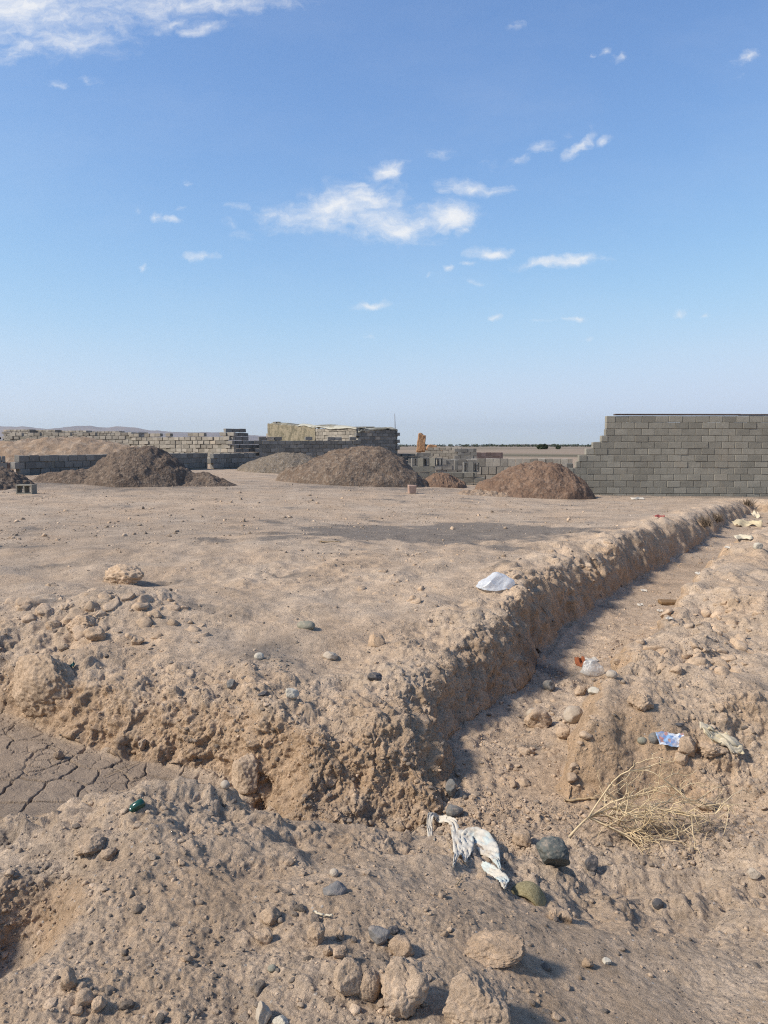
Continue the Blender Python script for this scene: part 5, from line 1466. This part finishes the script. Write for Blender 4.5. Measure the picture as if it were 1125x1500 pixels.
for i, (px, py) in enumerate(tips):
    s = fork if i < 9 else mains[rb.randrange(len(mains))][rb.randrange(2, 6)]
    base = W2(px, py, rb.uniform(-.10, .22))
    mains.append(grow(s, base, .0046, .0020, 11, .06))
def ground_clip():
    pass
lv2 = []
for P in mains:
    for _ in range(8):
        i = rb.randrange(3, len(P)); d = P[i] - P[i - 1]; d /= np.linalg.norm(d)
        d = d + np.array([rb.gauss(0, .55), rb.gauss(0, .55), rb.gauss(-.08, .45)]); d /= np.linalg.norm(d)
        lv2.append(grow(P[i], P[i] + d * rb.uniform(.10, .24), .0030, .0014, 8, .07))
lv3 = []
for P in lv2:
    for _ in range(3):
        i = rb.randrange(2, len(P)); d = P[i] - P[i - 1]; d /= np.linalg.norm(d)
        d = d + np.array([rb.gauss(0, .7), rb.gauss(0, .7), rb.gauss(0, .6)]); d /= np.linalg.norm(d)
        lv3.append(grow(P[i], P[i] + d * rb.uniform(.04, .11), .0021, .0011, 5, .06))
link('stem', tube_mesh('stem', paths[:1], radii[:1], 7), M['brush'], brush)
link('twigs', tube_mesh('twigs', paths[1:], radii[1:], 5), M['brush'], brush)
# tufts of dry weed at the far rim
M['weed'] = mat_plain('dry_weed', C(.16, .12, .085), .9, .1, .3, 20)
def weed(px, py, h, n, label, spread=.6):
    c, dd = gpt(px, py); k_ = dd / FPX; P_, R_ = [], []
    for i in range(n):
        a = rb.uniform(0, 6.283); l = h * k_ * rb.uniform(.5, 1); s = rb.uniform(.1, spread)
        b0 = np.array([rb.gauss(0, .25), rb.gauss(0, .25), -.02]) * h * k_
        t = np.linspace(0, 1, 5)[:, None]
        P_.append(b0 + np.array([[math.cos(a) * s, math.sin(a) * s, 1]]) * l * t + np.array([[rb.gauss(0, .04) * l for _ in range(3)] for _ in range(5)])); R_.append(np.linspace(.006, .002, 5))
    o = link('dry_weed', tube_mesh('dry_weed', P_, R_, 4), M['weed'], label=label, category='weed'); o.location = c
weed(1034, 770, 16, 110, 'dark dry weed on the rim near the far end of the trench', 1.2)
weed(1050, 762, 14, 90, 'smaller dry weed right of the dark one at the far end of the trench', 1.0)
weed(1095, 738, 12, 80, 'dry weed at the foot of the tall wall near the right edge', 1.0)

# ------------------------------------------------------------------ the far plain
def mat_far(name, c1, c2, s):
    k = NT_(name); p = k.pos()
    k.bsdf(k.mix(k.ramp(k.noise(p, s, 5, .65), .35, .65), c1, c2), .95, .1)
    return k.m
M['mountain'] = mat_far('mountain_rock', C(.14, .10, .085), C(.24, .17, .13), .0015)
M['leaf'] = mat_far('dusty_leaves', C(.035, .045, .022), C(.075, .085, .045), .6)
def ridge(name, prof, D, depth, seed, label):
    n, mm = 420, 16
    pxs = np.linspace(prof[0][0], prof[-1][0], n)
    top = np.interp(pxs, [a for a, _ in prof], [b for _, b in prof])
    V = []
    for i in range(n):
        for j in range(mm):
            t = j / (mm - 1)
            Dj = D + depth * (t - .5)
            hgt = (HOR - top[i]) / FPX * D
            prof_t = math.sin(math.pi * min(1, max(0, t))) ** .8
            nz = _perlin(np.array([i * .05]), np.array([t * 3.0]), np.array([seed * 1.0]), seed)[0] + .5 * _perlin(np.array([i * .16]), np.array([t * 6.0]), np.array([seed * 1.0]), seed + 1)[0]
            V.append(((pxs[i] - CX) / FPX * Dj, Dj, hgt * prof_t * (1 + .16 * nz * (1 - abs(2 * t - 1) * .2)) - 4))
    idx = np.arange(n * mm).reshape(n, mm)
    q = np.stack([idx[:-1, :-1], idx[1:, :-1], idx[1:, 1:], idx[:-1, 1:]], -1).reshape(-1, 4)
    o = link(name, mesh_from(name, np.array(V), q), M['mountain'], kind='structure', label=label)
    return o
ridge('mountains', [(-420, 640), (-200, 628), (-60, 630), (0, 623.5), (35, 624), (70, 628), (110, 625), (135, 623.5), (150, 626), (185, 625), (215, 629), (250, 631.5), (320, 633.5), (390, 638), (450, 643), (520, 648), (600, 652), (640, 653.5)], 10500, 3000, 3, 'hazy blue mountain ridge on the left horizon')
ridge('hills', [(620, 653.4), (700, 652), (760, 649.8), (800, 650.2), (850, 651.5), (900, 652.3), (1050, 651), (1250, 650), (1500, 653)], 8000, 1800, 8, 'low pale hills on the right horizon')
# tree belts far off on the plain
def leafmass(name, items, seed):
    V, F = [], []
    r_ = np.random.default_rng(seed)
    for (x, y, z, w, h, n) in items:
        p = r_.normal(size=(n, 3)); p /= np.linalg.norm(p, axis=1, keepdims=True); p *= r_.random((n, 1)) ** .4
        c = np.array([x, y, z + h * .5]) + p * np.array([w * .5, w * .5, h * .5])
        s = h * r_.uniform(.10, .22, (n, 1))
        a = r_.normal(size=(n, 3)); a /= np.linalg.norm(a, axis=1, keepdims=True)
        b = np.cross(a, r_.normal(size=(n, 3))); b /= np.linalg.norm(b, axis=1, keepdims=True)
        base = len(V) * 0 + sum(len(q) for q in V)
        quad = np.stack([c - a * s - b * s * .7, c + a * s - b * s * .7, c + a * s + b * s * .7, c - a * s + b * s * .7], 1).reshape(-1, 3)
        V.append(quad); F.append(np.arange(len(quad)).reshape(-1, 4) + base)
    return mesh_from(name, np.concatenate(V), np.concatenate(F), smooth=False)
items = []
r2 = np.random.default_rng(77)
for px in np.arange(575, 905, 1.1):
    if r2.random() < (.55 if px < 680 else .85):
        D = r2.uniform(1100, 1700); hh = r2.uniform(2, 5.5)
        items.append(((px - CX) / FPX * D, D, -.3, hh * r2.uniform(1.2, 2.4), hh, 26))
for px in np.arange(-40, 12, 1.5):
    D = r2.uniform(260, 420); hh = r2.uniform(2.5, 5); items.append(((px - CX) / FPX * D, D, -.2, hh * 2, hh, 40))
o = link('treeline', leafmass('treeline', items, 5), M['leaf'], kind='stuff', label='dark belts of trees far off along the horizon')
for i, (px, D, hh, lab) in enumerate(((790.5, 270, 1.7, 'left of three small dark shrubs out on the plain'), (797, 275, 1.9, 'middle of three small dark shrubs out on the plain, the tallest'), (817, 280, 1.4, 'right of three small dark shrubs out on the plain, set apart'))):
    sh = empty('shrub', ((px - CX) / FPX * D, D, -.05), lab, 'shrub')
    link('foliage', leafmass('foliage', [(0, 0, .3, hh * 1.2, hh, 260)], 40 + i), M['leaf'], sh)
    link('stem', tube_mesh('stem', [[(0, 0, -.2), (.03, 0, .5), (0, .05, hh * .7)]], [[.08, .06, .03]]), M['mast'], sh)

# ------------------------------------------------------------------ sky with clouds, sun, air, camera
SUN_EL = math.radians(41); sx, sy = -.955, -.297
world = bpy.data.worlds.new('World'); scene.world = world; world.use_nodes = True
wt = world.node_tree; wt.nodes.clear()
def wn(typ, ins=None, **kw):
    nd = wt.nodes.new('ShaderNode' + typ)
    for k, v in kw.items(): setattr(nd, k, v)
    for k, v in (ins or {}).items():
        if isinstance(v, bpy.types.NodeSocket): wt.links.new(v, nd.inputs[k])
        else: nd.inputs[k].default_value = v
    return nd
wm = lambda op, a, b=0.0, c=0.0: wn('Math', {0: a, 1: b, 2: c}, operation=op).outputs[0]
sky = wn('TexSky'); sky.sky_type = 'NISHITA'; sky.sun_disc = False
sky.sun_elevation = SUN_EL; sky.sun_rotation = math.atan2(sx, sy); sky.altitude = 900; sky.air_density = 1.0; sky.dust_density = 1.0; sky.ozone_density = 1.6
hs = wn('HueSaturation', {'Color': sky.outputs[0], 'Saturation': 1.06, 'Value': 1.0, 'Hue': .5})
hs = wn('MixRGB', {0: 1.0, 1: hs.outputs[0], 2: (.85, .93, 1.06, 1)}, blend_type='MULTIPLY')
# keep the bright band near the horizon from washing out: soft shoulder per channel
sc_s = wn('SeparateColor', {0: hs.outputs[0]})
chs = []
for ch, kk in zip(range(3), (3.45, 3.85, 4.7)):
    c_ = sc_s.outputs[ch]
    chs.append(wm('DIVIDE', c_, wm('POWER', wm('ADD', 1.0, wm('POWER', wm('DIVIDE', c_, kk), 4.0)), .25)))
hs = wn('CombineColor', {0: chs[0], 1: chs[1], 2: chs[2]})
tc = wn('TexCoord'); sep = wn('SeparateXYZ', {0: tc.outputs['Generated']})
yy = wm('MAXIMUM', sep.outputs[1], .02)
u = wm('DIVIDE', sep.outputs[0], yy); vv = wm('DIVIDE', sep.outputs[2], yy)
uv = wn('CombineXYZ', {0: u, 1: vv, 2: 0.0}).outputs[0]
wpn = wn('TexNoise', {'Vector': uv, 'Scale': 17.0, 'Detail': 5.0, 'Roughness': .6})
wv = wn('VectorMath', {0: wpn.outputs['Color'], 1: (.5, .5, .5)}, operation='SUBTRACT').outputs[0]
wv = wn('VectorMath', {0: wv, 1: (.075, .032, 0)}, operation='MULTIPLY').outputs[0]
uvw = wn('VectorMath', {0: uv, 1: wv}, operation='ADD').outputs[0]
def duv(px, py):
    d = ray(px, py); return d[0] / d[1], d[2] / d[1]
# centre px, py, half width, half height (px), tilt deg, thickness
CLOUDS = [
    (562, 252, 40, 13, 4, 1.0), (520, 272, 26, 7, 10, .7), (505, 300, 80, 28, 8, 1.0), (470, 318, 100, 20, 3, .85), (560, 325, 85, 27, -10, .85), (590, 338, 55, 17, 12, .9), (655, 318, 56, 21, 5, 1.05), (615, 325, 40, 14, 0, .8), (680, 338, 18, 10, 40, .6), (395, 318, 22, 13, 0, .55), (425, 300, 14, 9, 0, .5),
    (690, 275, 44, 10, -4, .9), (725, 278, 26, 7, 3, .7), (652, 283, 10, 6, 0, .5), (640, 225, 20, 8, 3, .6), (718, 369, 30, 9, 4, .9), (690, 386, 12, 5, 0, .6), (658, 388, 12, 6, 0, .7), (815, 385, 74, 8, 3, .95), (845, 380, 34, 8, 4, .8), (622, 406, 10, 6, 20, .45), (690, 414, 11, 5, 0, .5),
    (540, 443, 32, 6, 2, .7), (724, 467, 13, 5, 0, .8), (790, 470, 26, 5, 0, .45), (845, 465, 26, 6, 4, .7), (851, 493, 10, 4, 5, .6), (998, 458, 18, 5, 0, .65), (1040, 462, 9, 4, 0, .6), (540, 497, 16, 4, 0, .3), (600, 494, 12, 4, 0, .3),
    (845, 215, 26, 9, 42, .75), (880, 210, 18, 8, 15, .8), (795, 217, 20, 7, 5, .6), (762, 232, 26, 7, 18, .4), (822, 205, 14, 7, 35, .4), (725, 235, 26, 12, 20, .28), (906, 88, 13, 6, 30, .65), (887, 76, 12, 7, 30, .6), (866, 78, 6, 4, 0, .5), (1098, 82, 22, 9, 18, .7), (1090, 108, 16, 6, 20, .45), (752, 38, 16, 6, 20, .35),
    (232, 319, 12, 7, 0, .7), (252, 322, 16, 5, 0, .6), (268, 306, 12, 4, 0, .5), (264, 269, 12, 4, 0, .5), (290, 373, 24, 6, 0, .6), (207, 389, 9, 6, 0, .7), (192, 311, 8, 6, 0, .35), (352, 308, 18, 6, -5, .5), (355, 342, 24, 9, 0, .35), (338, 330, 18, 7, 0, .4),
    (262, 32, 26, 18, 30, .65), (300, 42, 32, 9, 8, .7), (135, 116, 16, 6, 0, .5), (88, 124, 24, 5, 0, .5),
    (30, 12, 165, 55, -6, .85), (110, 55, 90, 32, 12, .7), (300, 4, 150, 18, 0, .75), (25, 70, 34, 20, 25, .8), (180, 10, 170, 40, 5, .65), (560, 330, 30, 8, 0, .5)]
acc = None
for (px, py, a, b, rot, th) in CLOUDS:
    cu, cv = duv(px, py)
    mpn = wn('Mapping', {'Vector': uvw, 'Location': (cu, cv, 0), 'Rotation': (0, 0, math.radians(rot)), 'Scale': (a * 1.25 / FPX, b * 1.35 / FPX, 1)}, vector_type='TEXTURE')
    ln = wn('VectorMath', {0: mpn.outputs[0]}, operation='LENGTH').outputs['Value']
    g = wm('MULTIPLY', wn('MapRange', {'Value': ln, 'From Min': 1.15, 'From Max': 0.0, 'To Min': 0.0, 'To Max': 1.0}).outputs[0], th)
    acc = g if acc is None else wm('MAXIMUM', acc, g)
st_ = wn('Mapping', {'Vector': uvw, 'Scale': (1.0, 1.9, 1.0)}).outputs[0]
n1 = wn('TexNoise', {'Vector': st_, 'Scale': 27.0, 'Detail': 10.0, 'Roughness': .66}).outputs['Fac']
n2 = wn('TexNoise', {'Vector': st_, 'Scale': 6.0, 'Detail': 4.0, 'Roughness': .5}).outputs['Fac']
den = wm('ADD', acc, wm('MULTIPLY', wm('SUBTRACT', n1, .505), 1.15))
den = wm('MULTIPLY', den, wn('MapRange', {'Value': acc, 'From Min': 0.0, 'From Max': .12}).outputs[0])
mask = wn('MapRange', {'Value': den, 'From Min': .10, 'From Max': 1.12, 'To Min': 0.0, 'To Max': .88}, interpolation_type='SMOOTHSTEP').outputs[0]
front = wm('GREATER_THAN', sep.outputs[1], .1)
mask = wm('MULTIPLY', mask, front)
# thin high veil
veil = wn('MapRange', {'Value': wn('TexNoise', {'Vector': wn('Mapping', {'Vector': uvw, 'Scale': (.8, 2.2, 1)}).outputs[0], 'Scale': 3.0, 'Detail': 6.0, 'Roughness': .6}).outputs['Fac'], 'From Min': .45, 'From Max': .75, 'To Min': 0.0, 'To Max': .07}).outputs[0]
mask = wm('MAXIMUM', mask, wm('MULTIPLY', veil, front))
SKY_S = .15
bg1 = wn('Background', {'Color': hs.outputs[0], 'Strength': SKY_S})
cl = wn('MixRGB', {0: wn('MapRange', {'Value': n1, 'From Min': .35, 'From Max': .6}).outputs[0], 1: (.80, .85, .93, 1), 2: (1, .99, .97, 1)})
bg2 = wn('Background', {'Color': cl.outputs[0], 'Strength': .70})
CLOUD_BG = bg2
mx = wn('MixShader', {0: mask, 1: bg1.outputs[0], 2: bg2.outputs[0]})
wo = wn('OutputWorld'); wt.links.new(mx.outputs[0], wo.inputs['Surface'])

sd = bpy.data.lights.new('sun', 'SUN'); sd.energy = 3.8; sd.angle = math.radians(8.0); sd.color = (1.0, .93, .82)
so = bpy.data.objects.new('sun', sd); COL.objects.link(so)
hdir = math.hypot(sx, sy)
so.rotation_euler = Vector((sx / hdir * math.cos(SUN_EL), sy / hdir * math.cos(SUN_EL), math.sin(SUN_EL))).to_track_quat('Z', 'Y').to_euler()
so.location = (-20, -6, 15)

HAZE = True
if HAZE:
    k = NT_('air'); k.m.node_tree.nodes.remove(k.out)
    ou = k.t.nodes.new('ShaderNodeOutputMaterial')
    pv = k.n('VolumePrincipled', {'Color': C(.84, .92, 1.0), 'Density': 5.0e-5, 'Anisotropy': .3})
    k.t.links.new(pv.outputs[0], ou.inputs['Volume'])
    M['air'] = k.m
    E = 15500.0
    V = [(-E, -E, -6), (E, -E, -6), (E, E, -6), (-E, E, -6), (-E, -E, 420), (E, -E, 420), (E, E, 420), (-E, E, 420)]
    F = [(0, 3, 2, 1), (4, 5, 6, 7), (0, 1, 5, 4), (1, 2, 6, 5), (2, 3, 7, 6), (3, 0, 4, 7)]
    link('haze', mesh_from('haze', np.array(V, float), np.array(F), smooth=False), k.m, kind='stuff')

cam = bpy.data.cameras.new('camera'); co_ = bpy.data.objects.new('camera', cam); COL.objects.link(co_)
co_.location = (0, 0, CAM_H); co_.rotation_euler = (math.pi / 2 - PITCH, 0, 0)
cam.sensor_fit = 'VERTICAL'; cam.sensor_height = 36; cam.lens = 36 * FPX / 1500
cam.clip_start = .05; cam.clip_end = 60000
scene.camera = co_
scene.view_settings.view_transform = 'Standard'; scene.view_settings.look = 'None'
scene.view_settings.exposure = 0.50; scene.view_settings.gamma = 1.0
scene.cycles.use_denoising = False; scene.cycles.filter_width = 1.15; scene.cycles.max_bounces = 6; scene.cycles.transparent_max_bounces = 12
